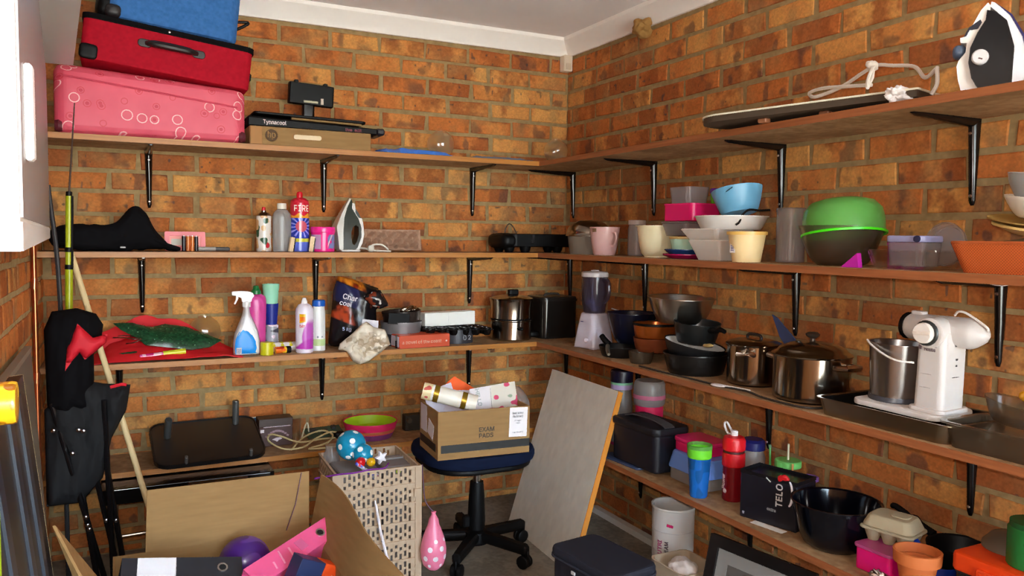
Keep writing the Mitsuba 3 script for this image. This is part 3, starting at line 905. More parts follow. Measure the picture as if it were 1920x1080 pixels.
# ---------------------------------------------------------------- second shelf of the right wall
def turned(name, label, cat, pos, prof_, m, n=40, smooth=40, extra=(), group=None, tilt=(0, 0), pname='body'):
    """A turned vessel on a shelf, with extra parts (name, profile or mesh, material, label)."""
    atB(*pos, rx=tilt[0], ry=tilt[1])
    t = thing(name, label, cat, group)
    part(t, pname, prof_ if isinstance(prof_, trimesh.Trimesh) else lathe(prof_, n), m, smooth)
    for e in extra:
        part(t, e[0], e[1] if isinstance(e[1], trimesh.Trimesh) else lathe(e[1], n), e[2], 40, *e[3:])
    return t


atB(-0.17, -0.505, Z2)
t = thing('steel_pan', 'grey metal casserole under an upturned shiny bowl, beside the pink mug', 'pot')
part(t, 'body', vessel(0.088, 0.098, 0.078, .003), c(120, 108, 94, r=.45), 40)
t = thing('steel_bowl', 'shiny steel bowl turned upside down on the grey casserole', 'bowl')
a = np.linspace(0.12, math.pi / 2, 14)
part(t, 'bowl', mv(lathe([(0, .066)] + [(.104 * math.sin(q_) ** .8, .066 * math.cos(q_)) for q_ in a] + [(.108, -.006), (.108, -.009), (.102, -.008)] + [(.101 * math.sin(q_) ** .8, .063 * math.cos(q_)) for q_ in a[::-1]] + [(0, .063)], 44), 0, 0, 0.0905), 'mat_steel', 40)
turned('mug', 'pale pink china cup in front of the grey casserole', 'cup', (-0.205, -0.69, Z2), vessel(.046, .066, .118, .004, .35, foot=.045), c(216, 172, 166, r=.2),
       extra=[('handle', tube([(.060, 0, .098), (.085, 0, .095), (.09, 0, .066), (.072, 0, .042), (.054, 0, .04)], .005, 8), c(216, 172, 166, r=.2)), ('brown_chip', mv(rbox(.03, .004, .016, .002), .02, -.066, .100), c(140, 110, 84))])
turned('glass_jar', 'cloudy glass storage jar with a pale lid, between the pink cup and the cream bowl', 'jar', (-0.105, -0.79, Z2), [(0, 0), (.036, 0), (.039, .006), (.039, .115), (.034, .13), (.034, .134)], 'mat_frosted',
       extra=[('lid', [(.036, .132), (.038, .134), (.038, .150), (.035, .153), (0, .153)], c(186, 170, 160, r=.4)), ('contents', [(0, .004), (.036, .005), (.036, .06), (.02, .066), (0, .067)], c(170, 130, 116, r=.8))])
turned('mixing_bowl', 'large cream mixing bowl with a thick rim on the second shelf', 'bowl', (-0.185, -1.045, Z2), vessel(.045, .082, .122, .004, .66, lip=.006, foot=.052), c(232, 220, 180, r=.3))
PLx, PLy = -0.15, -1.245
z = Z2
t = turned('plate', 'magenta plate at the bottom of the stack left of the white bowls', 'plate', (PLx - .05, PLy, z), vessel(.05, .088, .014, .004, .2), c(166, 16, 78, r=.35))
z += .0185
t = turned('bowl', 'dark blue shallow bowl on the magenta plate', 'bowl', (PLx - .05, PLy, z - .012), vessel(.04, .082, .026, .003, .3), c(28, 60, 108, r=.35))
t = turned('bowl', 'pale mint bowl with a yellow rim, in the stack under the clear box', 'bowl', (PLx - .045, PLy + .005, z - .009), vessel(.045, .064, .068, .003, .3), c(174, 206, 180, r=.35), extra=[('rim', [(.064, .064), (.0665, .066), (.0665, .073), (.062, .073), (.062, .069)], c(206, 176, 110, r=.4), 'yellow rim')])
z = Z2 + .086
atB(PLx - .03, PLy + .025, z)
t = thing('food_box', 'clear plastic food box under the bright pink tub', 'container')
part(t, 'box', tray(.15, .14, .045, .02, .002, 1.2), 'mat_clear_plastic', 40)
part(t, 'lid', mv(rprism(.158, .148, .006, .022, .002), 0, 0, .0475), 'mat_clear_plastic', 40)
atB(PLx - .02, PLy + .012, z + .055, rz=4)
t = thing('food_box', 'bright pink plastic tub in the stack below the tilted blue bowl', 'container')
part(t, 'tub', rprism(.165, .145, .066, .02, .004), c(216, 22, 98, r=.35), 40)
part(t, 'rim', band(.165, .145, .005, .02, .003, .060), c(226, 40, 112, r=.35), 40)
zt = z + .055 + .067
atB(PLx - .02, PLy + .03, zt)
t = thing('food_box', 'clear deep plastic container upside down on top of the pink tub', 'container')
part(t, 'box', tray(.122, .11, .06, .018, .002, 1.15), 'mat_clear_plastic', 40)
turned('snack_pot', 'small lime green pot with a purple lid behind the blue bowl', 'container', (-.10, -1.298, zt), [(0, 0), (.026, 0), (.029, .038), (0, .038)], c(88, 170, 24, r=.35), 28, extra=[('lid', [(.030, .038), (.031, .040), (.031, .052), (.028, .056), (0, .056)], c(92, 34, 130, r=.35), 'purple lid')])
atB(-.195, -1.425, Z2)
t = thing('square_bowl', 'lower of two square white bowls beside the ice cream bucket', 'bowl')
part(t, 'bowl', tray(.17, .16, .068, .012, .004, 1.5), c(214, 206, 196, r=.3), 40)
atB(-.19, -1.40, Z2 + .060)
t = thing('square_bowl', 'upper square white bowl, resting in the other square bowl', 'bowl')
part(t, 'bowl', tray(.20, .18, .048, .014, .004, 1.5), c(222, 214, 204, r=.3), 40)
turned('basin', 'round white plastic basin on the square bowls, carrying the tilted blue bowl', 'basin', (-.175, -1.455, Z2 + .1085), vessel(.10, .124, .044, .004, .25, lip=.004), c(216, 210, 202, r=.3), extra=[])
turned('blue_bowl', 'light blue plastic bowl with a torn rim, tilted on the white basin', 'bowl', (-.17, -1.492, Z2 + .166), vessel(.058, .088, .082, .003, .3), c(104, 164, 196, r=.35), tilt=(0, -13), extra=[('split', mv(rbox(.06, .002, .003, .0006), .035, -.077, .066, ry=-12), c(40, 66, 88))])
turned('ice_cream_bucket', 'cream ice cream bucket with a bar code label, in front of the clear jar', 'bucket', (-.245, -1.612, Z2), vessel(.046, .062, .098, .002), c(236, 206, 150, r=.35),
       extra=[('rim', [(.0625, .090), (.066, .090), (.066, .101), (.060, .101), (.060, .098)], c(226, 178, 92, r=.35), 'golden rim'),
              ('barcode_label', mv(ext(rrect(.024, .03, .001), .001, -.0535), -.0095, .0005, .045, rx=0), c(226, 220, 216, r=.6))])
for k in range(4):
    part(t := 'ice_cream_bucket', 'bar', mv(rbox(.013, .0006, .0028, .0002), -.0095, -.0538, .037 + .005 * k), c(120, 110, 150), False)
MAT[0] = np.eye(4)
atB(-.20, -1.575, Z2 + .1635)
t = thing('metal_hook', 'bent black metal hook hanging over the rim of the white basin', 'hook')
part(t, 'hook', tube([(.03, .06, .012), (.015, .03, .010), (-.005, 0.0, .012), (-.014, -.02, -.005), (-.016, -.032, -.03), (-.022, -.042, -.04)], .0035, 8), c(40, 38, 36, r=.25, m=.8))
turned('tall_jar', 'tall clear cylindrical jar right of the ice cream bucket', 'jar', (-.145, -1.705, Z2), [(0, .002), (.044, .002), (.0455, .006), (.0455, .165), (.0465, .168), (.043, .168), (.043, .008), (0, .007)], 'mat_clear_plastic',
       extra=[('lid', [(.0475, .165), (.0475, .176), (.044, .179), (0, .179)], 'mat_clear_plastic')])
turned('glass_bowl', 'large clear glass bowl carrying the green bowl', 'bowl', (-.165, -1.925, Z2), vessel(.062, .122, .115, .004, .45), 'mat_brown_glass')
turned('green_bowl', 'translucent green bowl with a lime rim, upside down on the glass bowl', 'bowl', (-.165, -1.935, Z2 + .092), [(.116, 0), (.116, .045), (.110, .075), (.092, .096), (.06, .106), (0, .108), (0, .105), (.06, .103), (.090, .093), (.107, .073), (.113, .045), (.113, 0)], 'mat_green_plastic', tilt=(-3, -8),
       extra=[('rim', [(.115, -.002), (.1215, -.002), (.122, .004), (.1165, .006)], c(70, 216, 20, r=.35), 'lime rim'), ('handle', mv(rbox(.085, .026, .006, .002), -.158, 0.03, .048), c(84, 206, 36, r=.35), 'lime handle')])
atB(-.095, -2.095, Z2)
t = thing('magenta_box', 'small magenta plastic box behind the clear rectangular dish', 'container')
part(t, 'box', rprism(.09, .05, .062, .008, .003), c(176, 24, 150, r=.35), 40)
part(t, 'lid', mv(rprism(.094, .054, .010, .009, .003), 0, 0, .0622), c(190, 30, 160, r=.35), 40)
atB(-.275, -2.062, Z2, rz=8)
t = thing('magenta_wedge', 'magenta folded card triangle standing at the foot of the glass bowl', 'card')
part(t, 'wedge', ext([(-.028, 0), (.026, 0), (.020, .040)], .02, -.01), c(178, 28, 146, r=.5), False)
atB(-.205, -2.205, Z2)
t = thing('glass_dish', 'clear rectangular glass dish holding clear plastic tubs on the second shelf', 'dish')
part(t, 'dish', tray(.215, .14, .048, .025, .004, 1.15, .006), 'mat_glass', 40)
atB(-.195, -2.195, Z2 + .008)
t = thing('food_tub', 'low round clear tub with a pale lilac lid in the glass dish', 'container')
part(t, 'tub', tray(.115, .09, .062, .02, .002, 1.1), 'mat_clear_plastic', 40)
part(t, 'lid', mv(rprism(.12, .095, .018, .022, .004), 0, 0, .064), c(150, 150, 186, r=.3), 40, 'pale lilac lid')
part(t, 'knob', mv(lathe([(0, .008), (.008, .007), (.009, 0)], 14), .045, -.049, .073, rx=90), c(40, 40, 70), 40)
for k, (dy, zz_, rr) in enumerate(((-.262, .066, .055), (-.235, .062, .06))):
    atB(-.15 + .02 * k, -2.0 + dy, Z2 + .008 + rr, rx=78, rz=-6)
    t = thing('clear_disc', ('clear round lid leaning in the back of the glass dish', 'clear round lid leaning in front of the other in the glass dish')[k], 'disc')
    part(t, 'lid', lathe([(0, .004), (rr - .008, .004), (rr - .005, 0), (rr, 0), (rr, .008), (rr - .004, .009), (rr - .006, .006), (0, .006)], 36), 'mat_clear_plastic', 40)


def weave(p, n, uv):
    a = dr.sin((p.y - p.x * .3) * 900) * dr.sin(p.z * 900)
    return mix(lin((150, 66, 26)), lin((206, 96, 40)), 0.5 + 0.5 * a)


mat('weave', tex=proc(weave), rough=0.7)
atB(-.205, -2.482, Z2)
t = thing('bread_basket', 'orange brown woven basket of plates at the right end of the second shelf', 'basket')
part(t, 'basket', tray(.255, .19, .072, .035, .004, 1.25), 'mat_weave', 40)
part(t, 'rim', mv(tube([(*xy, 0) for xy in np.array(rrect(.25, .185, .035).exterior.coords)], .0045, 6, False), 0, 0, .073), c(176, 84, 36, r=.7))
turned('saucer', 'white saucer with a purple rim standing in the woven basket', 'saucer', (-.235, -2.465, Z2 + .016), vessel(.03, .058, .012, .003), c(216, 206, 206, r=.3), tilt=(58, 18))
turned('glass_cover', 'grey rimmed glass lid lying in the woven basket', 'cover', (-.15, -2.46, Z2 + .052), [(0, .03), (.05, .022), (.082, .004), (.086, 0), (.088, .003), (.082, .008), (.05, .026), (0, .034)], c(138, 122, 98, r=.4), tilt=(6, 0))
turned('wooden_plate', 'pale wooden plate slanting on the woven basket', 'plate', (-.165, -2.505, Z2 + .093), vessel(.06, .105, .018, .006), c(206, 172, 104, r=.5), tilt=(4, 9))
turned('wooden_plate', 'upper thin wooden plate under the white bowl above the basket', 'plate', (-.165, -2.50, Z2 + .113), vessel(.06, .11, .012, .003), c(150, 116, 60, r=.5), tilt=(4, 9))
turned('white_bowl', 'white china bowl on the wooden plates above the woven basket', 'bowl', (-.15, -2.505, Z2 + .131), vessel(.055, .092, .048, .004, .3), c(226, 220, 206, r=.25), tilt=(2, 7))
turned('clear_cover', 'clear domed plastic cover upside down in the white bowl', 'cover', (-.15, -2.505, Z2 + .152), [(0, 0), (.03, 0.0), (.06, .012), (.084, .06), (.09, .085), (.087, .085), (.080, .06), (.055, .016), (.03, .004), (0, .004)], 'mat_frosted', tilt=(2, 7))
# ---------------------------------------------------------------- third shelf of the back wall
def pillow(poly, thick, step=0.012, power=0.5, amp=0.0, seed=0, width=0.05, freq=14):
    """A stuffed or crumpled flat shape: outline in (x, z), thickness growing inwards from the edge."""
    from scipy.spatial import Delaunay
    g = Polygon(poly).buffer(0)
    b = np.array(shapely.segmentize(g.exterior, step).coords)[:-1]
    x0, z0, x1, z1 = g.bounds
    gx, gz = np.meshgrid(np.arange(x0, x1, step), np.arange(z0, z1, step), indexing='ij')
    gx = gx + (np.arange(gz.shape[1]) % 2) * step / 2
    pts = np.column_stack([gx.ravel(), gz.ravel()])
    ins = shapely.contains_xy(g.buffer(-step * .5), pts[:, 0], pts[:, 1])
    P = np.vstack([b, pts[ins]])
    tri = Delaunay(P).simplices
    cen = P[tri].mean(1)
    tri = tri[shapely.contains_xy(g, cen[:, 0], cen[:, 1])]
    d = shapely.distance(shapely.points(P), g.exterior)
    h = thick / 2 * np.clip(d / width, 0, 1) ** power
    n = 0
    if amp:
        n = amp * (meshkit.fbm(np.column_stack([P * np.asarray(freq), np.full(len(P), seed)]), 3, seed) - .5) * np.clip(d / .02, 0, 1)
    k, nb = len(P), len(b)
    F = np.column_stack([P[:, 0], -h + n, P[:, 1]])
    B = np.column_stack([P[:, 0], h + n, P[:, 1]])
    a, bb, c_ = P[tri[:, 0]], P[tri[:, 1]], P[tri[:, 2]]
    ccw = ((bb - a)[:, 0] * (c_ - a)[:, 1] - (bb - a)[:, 1] * (c_ - a)[:, 0]) > 0
    tri = np.where(ccw[:, None], tri, tri[:, ::-1])
    m = trimesh.Trimesh(np.vstack([F, B]), np.vstack([tri, tri[:, ::-1] + k]), process=False)
    m.merge_vertices()
    return m


at(-1.945, -0.165, Z3)
t = thing('red_cloth', 'crumpled bright red cloth spread on the left of the third shelf under green foil leaves', 'cloth')


def cloth_fn(u, v):
    x, y = (u - .5) * 0.55, (v - .5) * 0.25
    hump = 0.10 * np.exp(-((x + .05) / .17) ** 2) * np.clip(v, 0, 1) ** .8
    z = 0.006 + hump + 0.05 * np.clip(folds(u, v, 2, 5) + .25, 0, 1) * (0.35 + v)
    z = z * np.clip(np.minimum(u, 1 - u) * 8, .15, 1)
    return x, y - .015 * folds(u, v, 4, 3), z


part(t, 'cloth', sheet(cloth_fn, 50, 30, .004), c(206, 22, 30, r=.7), 60)
part(t, 'raised_fold', sheet(lambda u, v: ((u - .5) * .42 - .04, .06 + .03 * v + .03 * folds(u, v, 8, 4), .03 + .165 * v * (np.clip(1 - np.abs(u - .45) / .55, 0, 1) ** .6) * (.85 + .5 * folds(u, v, 3, 4))), 20, 12, .004), c(206, 22, 30, r=.7), 60)
at(-1.955, -0.20, Z3 + .085, rz=-4, rx=34, ry=7)
t = thing('foil_garland', 'dark green glittering foil garland lying on the red cloth', 'garland')
g = [(-.19, .045), (-.12, .05), (-.05, .038), (.0, .055), (.08, .045), (.13, .03), (.215, .0), (.17, -.03), (.10, -.045), (.0, -.04), (-.07, -.035), (-.10, -.01), (-.16, .02)]


def tinsel(p, n, uv):
    w = noise(p.x * 130, p.y * 130, p.z * 130)
    return mix(mix(lin((18, 42, 28)), lin((34, 84, 50)), w), lin((150, 190, 160)), smoothstep(.86, .95, noise(p.x * 210, p.y * 210, p.z * 210 + 5)))


mat('tinsel', tex=proc(tinsel), rough=.3)
part(t, 'foil', mv(pillow([(x, z * 1.5) for x, z in g], .035, .009, .5, .02, 6, .03), rx=-90), 'mat_tinsel', 60)
part(t, 'leaf', mv(pillow([(-.16, -.055), (-.08, -.075), (-.02, -.07), (-.05, -.05), (-.10, -.035)], .016, .008, .5, .01, 2, .02), 0, -.02, -.03, rx=-90), 'mat_tinsel', 60)
part(t, 'silver_wire', tube([(-.185, -.045, .022), (-.15, -.05, .03), (-.11, -.06, .034), (-.09, -.052, .03), (-.11, -.075, .03), (-.14, -.08, .026)], .0022, 6), 'mat_chrome')
part(t, 'silver_wire', tube([(-.17, -.04, .028), (-.13, -.045, .036), (-.085, -.06, .034)], .0018, 6), 'mat_chrome')
globe(-1.795, -0.085, Z3 + .026, 0.064, 'smoky glass lamp globe behind the red cloth on the third shelf')
at(-1.965, -0.262, Z3 + .026, rz=2, ry=-5)
t = thing('glitter_tube', 'narrow tube with pink and lime yellow bands lying on the front of the red cloth', 'tube')
part(t, 'pink_part', mv(lathe([(0, -.085), (.008, -.085), (.0095, -.08), (.0095, 0), (0, 0)], 16), ry=90), spots('pink_glitter', (226, 90, 160), [(240, 190, 200), (196, 40, 110)], 60, .55), 40)
part(t, 'lime_part', mv(lathe([(0, 0), (.0115, 0), (.0115, .014), (.011, .018), (.0115, .022), (.0115, .082), (0, .082)], 16), ry=90), c(206, 204, 44, r=.35), 40)
part(t, 'tip', mv(lathe([(0, -.097), (.005, -.096), (.007, -.085), (0, -.085)], 12), ry=90), c(238, 210, 160, r=.4), 40)

# spray bottle
at(-1.648, -0.232, Z3)
t = thing('spray_bottle', 'white trigger spray bottle with a blue label, at the front of the third shelf', 'spray bottle')
out = [(-.048, 0), (.046, 0), (.052, .006), (.054, .05), (.046, .10), (.030, .14), (.017, .168), (.013, .19), (.013, .205), (-.011, .205), (-.013, .19), (-.018, .165), (-.034, .125), (-.048, .09), (-.054, .05), (-.053, .006)]


def thick_outline(poly, wd, edge=.012, step=.008):
    return pillow(poly, wd, step, .5, 0, 0, edge)


part(t, 'bottle', thick_outline(out, .052), c(226, 222, 222, r=.3), 60)
lab = [(-.047, .010), (-.025, .010), (.034, .010), (.040, .03), (.036, .06), (.022, .088), (.0, .108), (-.018, .112), (-.032, .10), (-.046, .07), (-.049, .04)]
part(t, 'label', mv(pillow(lab, .009, .008, .5, 0, 0, .02), 0, -.0245, 0), c(16, 142, 226, r=.35), 60, 'bright blue label')
part(t, 'barcode', mv(rbox(.021, .003, .028, .0005), -.034, -.029, .008), c(190, 186, 196, r=.5), False)
for k in range(4):
    part(t, 'bar', mv(rbox(.016, .0008, .002, .0003), -.034, -.0307, .014 + .0045 * k), c(90, 90, 110), False)
part(t, 'collar', mv(lathe([(.014, .2), (.0165, .2), (.0165, .222), (.013, .226), (0, .226)], 24), .001, 0, 0), c(232, 228, 226, r=.3), 40)
part(t, 'trigger_head', iron_part([(-.058, .262), (-.056, .250), (-.044, .248), (-.02, .238), (-.017, .222), (.018, .222), (.022, .236), (.030, .246), (.024, .258), (.010, .264), (-.02, .266), (-.052, .265)], .030, .5, k=.7), c(236, 234, 234, r=.3), 40)
part(t, 'trigger', iron_part([(-.040, .250), (-.030, .246), (-.033, .232), (-.044, .212), (-.048, .214), (-.041, .232)], .014, .5, k=.7), c(236, 234, 234, r=.3), 40)
at(-1.598, -0.16, Z3)
t = thing('bottle', 'pink magenta bottle with a green cap, behind the spray bottle', 'bottle')
part(t, 'body', sc(lathe([(0, 0), (.030, 0), (.034, .005), (.035, .10), (.037, .17), (.038, .215), (.034, .236), (.020, .248), (0, .248)], 32), 1.1, .8, 1), c(206, 70, 146, r=.3), 40)
part(t, 'cap', lathe([(.020, .247), (.020, .262), (.013, .268), (.010, .282), (0, .284)], 22), c(30, 112, 56, r=.35), 40)
at(-1.529, -0.12, Z3)
t = thing('tin', 'silver spotted tin at the foot of the stacked cups, beside the pink bottle', 'tin')
part(t, 'can', lathe([(0, .0), (.028, 0), (.029, .002), (.029, .108), (.026, .112), (0, .112)], 30), spots('silver_label', (150, 150, 160), [(232, 214, 226), (70, 70, 84)], 40, .62), 40)
at(-1.53, -0.12, Z3 + .1125)


def turned_A(name, label, cat, mesh, m):
    return one(name, label, cat, mesh, m, 40)


turned_A('cup', 'navy blue plastic cup, upside down in the stack on the silver tin', 'cup', vessel(.024, .031, .088, .002), c(28, 42, 132, r=.35))
at(-1.531, -0.12, Z3 + .2025)
turned_A('cup', 'pale mint plastic cup on top of the navy cup', 'cup', vessel(.028, .036, .082, .002), c(150, 214, 180, r=.35))
at(-1.497, -0.175, Z3 + .020, rz=3)
t = thing('roll', 'white roll with yellow dots lying behind the aerosol bottle', 'roll')
part(t, 'roll', mv(lathe([(0, -.064), (.0175, -.064), (.0195, -.06), (.0195, .06), (.0175, .064), (0, .064)], 24), ry=90), c(232, 226, 220, r=.3), 40)
for k in range(3):
    for th in (28, 75):
        a = math.radians(th)
        part(t, 'dot', mv(lathe([(0, .001), (.007, .0008), (.0075, 0)], 14), -.036 + .036 * k, -.0193 * math.cos(a), .0193 * math.sin(a), rx=90 - th), c(206, 196, 40, r=.4), False)
at(-1.502, -0.228, Z3 + .0145, rz=8)
t = thing('battery', 'orange battery with a black end, lying in front of the dotted roll', 'battery')
part(t, 'can', mv(lathe([(0, -.032), (.013, -.032), (.0142, -.03), (.0142, .014), (0, .014)], 20), ry=90), spots('orange_batt', (226, 110, 30), [(236, 190, 40), (190, 50, 24)], 60, .55), 40)
part(t, 'black_end', mv(lathe([(0, .014), (.0144, .014), (.0144, .032), (.012, .034), (0, .034)], 20), ry=90), black, 40, 'black end')
at(-1.57, -0.25, Z3)
t = thing('small_jar', 'small yellow jar standing at the front edge beside the spray bottle', 'jar')
part(t, 'cap', lathe([(0, 0), (.0255, 0), (.0265, .002), (.026, .050), (.024, .053), (0, .053)], 28), c(206, 196, 24, r=.35), 40)
at(-1.412, -0.232, Z3)
t = thing('bottle', 'white and purple bottle with a yellow mark and a white nozzle on the third shelf', 'bottle')


def purple_label(p, n, uv):
    x, z = p.x + 1.412, p.z - .8365
    cc = mi.Color3f(lin((232, 222, 232)))
    w = x + .012 + .02 * dr.sin(z * 24)
    cc = mix(cc, lin((196, 92, 190)), smoothstep(0.012, 0.018, w) * smoothstep(.15, .12, z) * smoothstep(.012, .02, z))
    cc = mix(cc, lin((186, 60, 176)), smoothstep(.062, .05, z + 12 * x * x - .4 * x) * smoothstep(.014, .02, z))
    cc = mix(cc, lin((240, 186, 30)), smoothstep(.013, .011, dr.abs(x + .014)) * smoothstep(.132, .136, z - .25 * x) * smoothstep(.168, .164, z))
    cc = mix(cc, lin((236, 120, 30)), smoothstep(.011, .009, dr.abs(x + .014)) * smoothstep(.138, .142, z - .25 * x) * smoothstep(.156, .152, z))
    return mi.Color3f(cc)


part(t, 'body', lathe([(0, 0), (.033, 0), (.036, .004), (.037, .06), (.037, .165), (.035, .188), (.026, .203), (.014, .208), (0, .208)], 36), mat('purple_label', tex=proc(purple_label), rough=.3), 40)
part(t, 'nozzle', lathe([(.013, .207), (.013, .219), (.009, .224), (.008, .232), (0, .233)], 20), c(238, 234, 234, r=.3), 40)
part(t, 'lettering', text('fabric', .012, -.012, -.0355, .110, .001, True, sx=.7), c(206, 70, 90), False)
at(-1.343, -0.195, Z3)
t = thing('bottle', 'slim white bottle with a blue cap and green foot band, beside the charcoal bag', 'bottle')
part(t, 'body', lathe([(0, 0), (.0265, 0), (.028, .003), (.028, .165), (.026, .176), (.024, .194), (0, .194)], 32), c(226, 226, 222, r=.3), 40)
part(t, 'green_band', lathe([(.0282, .022), (.0284, .023), (.0284, .05), (.0282, .051)], 32), c(180, 200, 140, r=.4), 40)
part(t, 'cap', lathe([(.0265, .192), (.0275, .194), (.0275, .214), (.024, .219), (0, .219)], 28), c(30, 92, 186, r=.3), 40)
for k in range(2):
    part(t, 'mark', mv(rbox(.008, .001, .006, .0003), -.01 + .018 * k, -.0268, .058), c(120, 126, 140), False)

# charcoal bag
at(-1.165, -0.115, Z3)


def coal_print(p, n, uv):
    x, z = p.x + 1.165, p.z - .8365
    fl = fbm(x * 30, z * 22, 3.0, 3)
    u = z + x * .45
    cc = mi.Color3f(lin((18, 16, 20)))
    fire = mix(lin((120, 36, 14)), lin((236, 140, 40)), smoothstep(.35, .7, fl))
    cc = mix(cc, fire, smoothstep(.258, .268, u) * smoothstep(.15, .02, x) * smoothstep(.325, .315, u))
    cc = mix(cc, lin((34, 36, 74)), smoothstep(.165, .172, u) * smoothstep(.262, .255, u) * smoothstep(.02, .005, x))
    cc = mix(cc, mix(lin((30, 16, 14)), lin((176, 66, 34)), smoothstep(.45, .7, fl)), smoothstep(.085, .095, u) * smoothstep(.168, .16, u) * smoothstep(-.0, -.03, x + .3 * (z - .1)))
    cc = mix(cc, mix(lin((24, 20, 22)), lin((120, 60, 36)), smoothstep(.6, .7, fl)), smoothstep(.03, .05, x) * smoothstep(.16, .2, z))
    return mi.Color3f(cc)


mat('coal_print', tex=proc(coal_print), rough=.3)
K = 2.43 / 5.685 / 1000
q = lambda *p: [((x - 330) * K, (800 - y) * K) for x, y in p]
t = thing('charcoal_bag', 'tall black and orange printed charcoal bag with its top folded over, on the third shelf', 'bag')
m = pillow(q((160, 60), (230, 70), (300, 85), (510, 165), (590, 190), (650, 360), (570, 420), (575, 640), (560, 795), (120, 798), (55, 780), (60, 700), (90, 420), (110, 200)), .13, .011, .55, .03, 3, .07)
part(t, 'sack', m, 'mat_coal_print', 60)
part(t, 'folded_top', mv(pillow(q((385, 260), (470, 215), (560, 200), (640, 330), (650, 370), (560, 400), (480, 370), (400, 300)), .05, .009, .5, .02, 9, .03), 0, -.075, 0), spots('foil_fold', (30, 26, 28), [(196, 190, 184), (120, 50, 30)], 55, .66), 60)
part(t, 'lettering', text('Char', .022, -.040, -.074, .215, .0015, True, ry=14), c(206, 196, 206), False)
part(t, 'lettering', text('coal', .020, -.060, -.074, .190, .0015, True, ry=14), c(206, 196, 206), False)
part(t, 'small_lettering', text('5 kg', .015, -.052, -.068, .078, .0015, True, ry=6), c(186, 196, 226), False)
part(t, 'label', mv(pillow(q((370, 500), (545, 525), (540, 650), (480, 640), (450, 560), (360, 590)), .006, .01), 0, -.072, 0), c(226, 220, 226, r=.4), 60, 'white label')
# cream cloth
at(-1.17, -0.272, Z3 - .055)
q = lambda *p: [((x - 385) * K * .97, (1025 - y) * K * .97) for x, y in p]
one('cleaning_cloth', 'crumpled beige cloth hanging over the front edge of the third shelf before the charcoal bag', 'cloth',
    mv(pillow(q((400, 580), (480, 640), (600, 670), (640, 760), (660, 830), (560, 910), (420, 1000), (330, 1025), (260, 990), (190, 880), (105, 860), (120, 800), (250, 700), (360, 600)), .05, .005, .5, .07, 12, .03, 38), 0, -.035, .0), spots('beige_print', (206, 192, 170), [(176, 156, 130), (228, 216, 196)], 34, .55), 60)
# round tins and bakeware
at(-0.95, -0.135, Z3)
turned_A('cake_tin', 'wide dark cake tin under the grey ring tin on the third shelf', 'tin', vessel(.085, .09, .052, .002), c(40, 40, 44, r=.4))
at(-0.95, -0.135, Z3 + .054)
turned_A('ring_tin', 'grey round cake tin in the middle of the bakeware stack', 'tin', vessel(.088, .096, .052, .002), c(150, 146, 148, r=.35, m=.6))
at(-0.945, -0.13, Z3 + .104, ry=-3)
t = thing('pot_lid', 'dark dome lid with a shiny foil mould, on the grey round tin', 'lid')
part(t, 'pan', vessel(.082, .09, .048, .003), c(44, 34, 30, r=.3), 40)
part(t, 'foil', mv(blob(.09, .07, .03, 2, .02, 60, 4, 4), .03, -.02, .038), 'mat_steel', 30)
part(t, 'dark_flap', mv(rbox(.10, .004, .05, .001), -.045, -.088, .0, ry=8), black, False)
at(-0.685, -0.15, Z3)
t = thing('cake_tin', 'dark grey round tin under the muffin tray, with two pale marks', 'tin')
part(t, 'tin', vessel(.083, .086, .062, .002), c(66, 66, 72, r=.35, m=.4), 40)
for k in range(2):
    part(t, 'mark', text('2' if k else '0', .022, .012 + .026 * k, -.0868 + .004 * k, .018, .001, False), c(150, 150, 156), False)
at(-0.695, -0.15, Z3 + .066, ry=2)
t = thing('muffin_tray', 'black muffin tray with small cups on the dark grey tin', 'muffin tray')
part(t, 'sheet', rprism(.345, .20, .004, .02, .001), blackg, 30)
for i in range(6):
    for j in range(4):
        part(t, 'cup', mv(lathe([(.022, 0), (.019, -.018), (.013, -.026), (0, -.027)], 16), -.143 + .057 * i, -.072 + .048 * j, .001), blackg, 40)
        part(t, 'cup_rim', mv(lathe([(.024, .0), (.0245, .006), (.021, .006), (.020, 0)], 16), -.143 + .057 * i, -.072 + .048 * j, .004), blackg, 40)
at(-0.71, -0.115, Z3 + .0785, ry=-1.0)
t = thing('paper_box', 'long white paper box lying on the muffin tray', 'box')
part(t, 'box', rbox(.255, .07, .064, .002), c(232, 230, 222, r=.6), False)
part(t, 'crease', mv(rbox(.0012, .0008, .06, .0003), -.01, -.0353, .002), c(196, 196, 200), False)
at(-0.89, -0.225, Z3, rz=3)
t = thing('book', 'thick orange red paperback lying at the front of the third shelf', 'book')
part(t, 'cover', rbox(.245, .12, .058, .002), c(196, 74, 42, r=.45), False)
part(t, 'pages', mv(rbox(.004, .108, .046, .0005), -.1222, .0, .006), c(196, 184, 190, r=.8), False, 'pale page block')
part(t, 'lettering', text('a novel of the coast', .015, -.015, -.0608, .020, .001, False), c(222, 176, 150), False)
part(t, 'dot', mv(lathe([(0, .001), (.004, .0008), (.0042, 0)], 14), .105, -.060, .026, rx=90), c(230, 206, 190), False)
at(-1.005, -0.255, Z3)
t = thing('small_bottle', 'small dark bottle with a greenish cap, left of the orange book', 'bottle')
part(t, 'body', lathe([(0, 0), (.010, 0), (.011, .002), (.011, .032), (.008, .036), (0, .036)], 16), black, 40)
part(t, 'cap', lathe([(.009, .035), (.009, .056), (.008, .058), (0, .058)], 16), c(92, 120, 104, r=.4), 40)
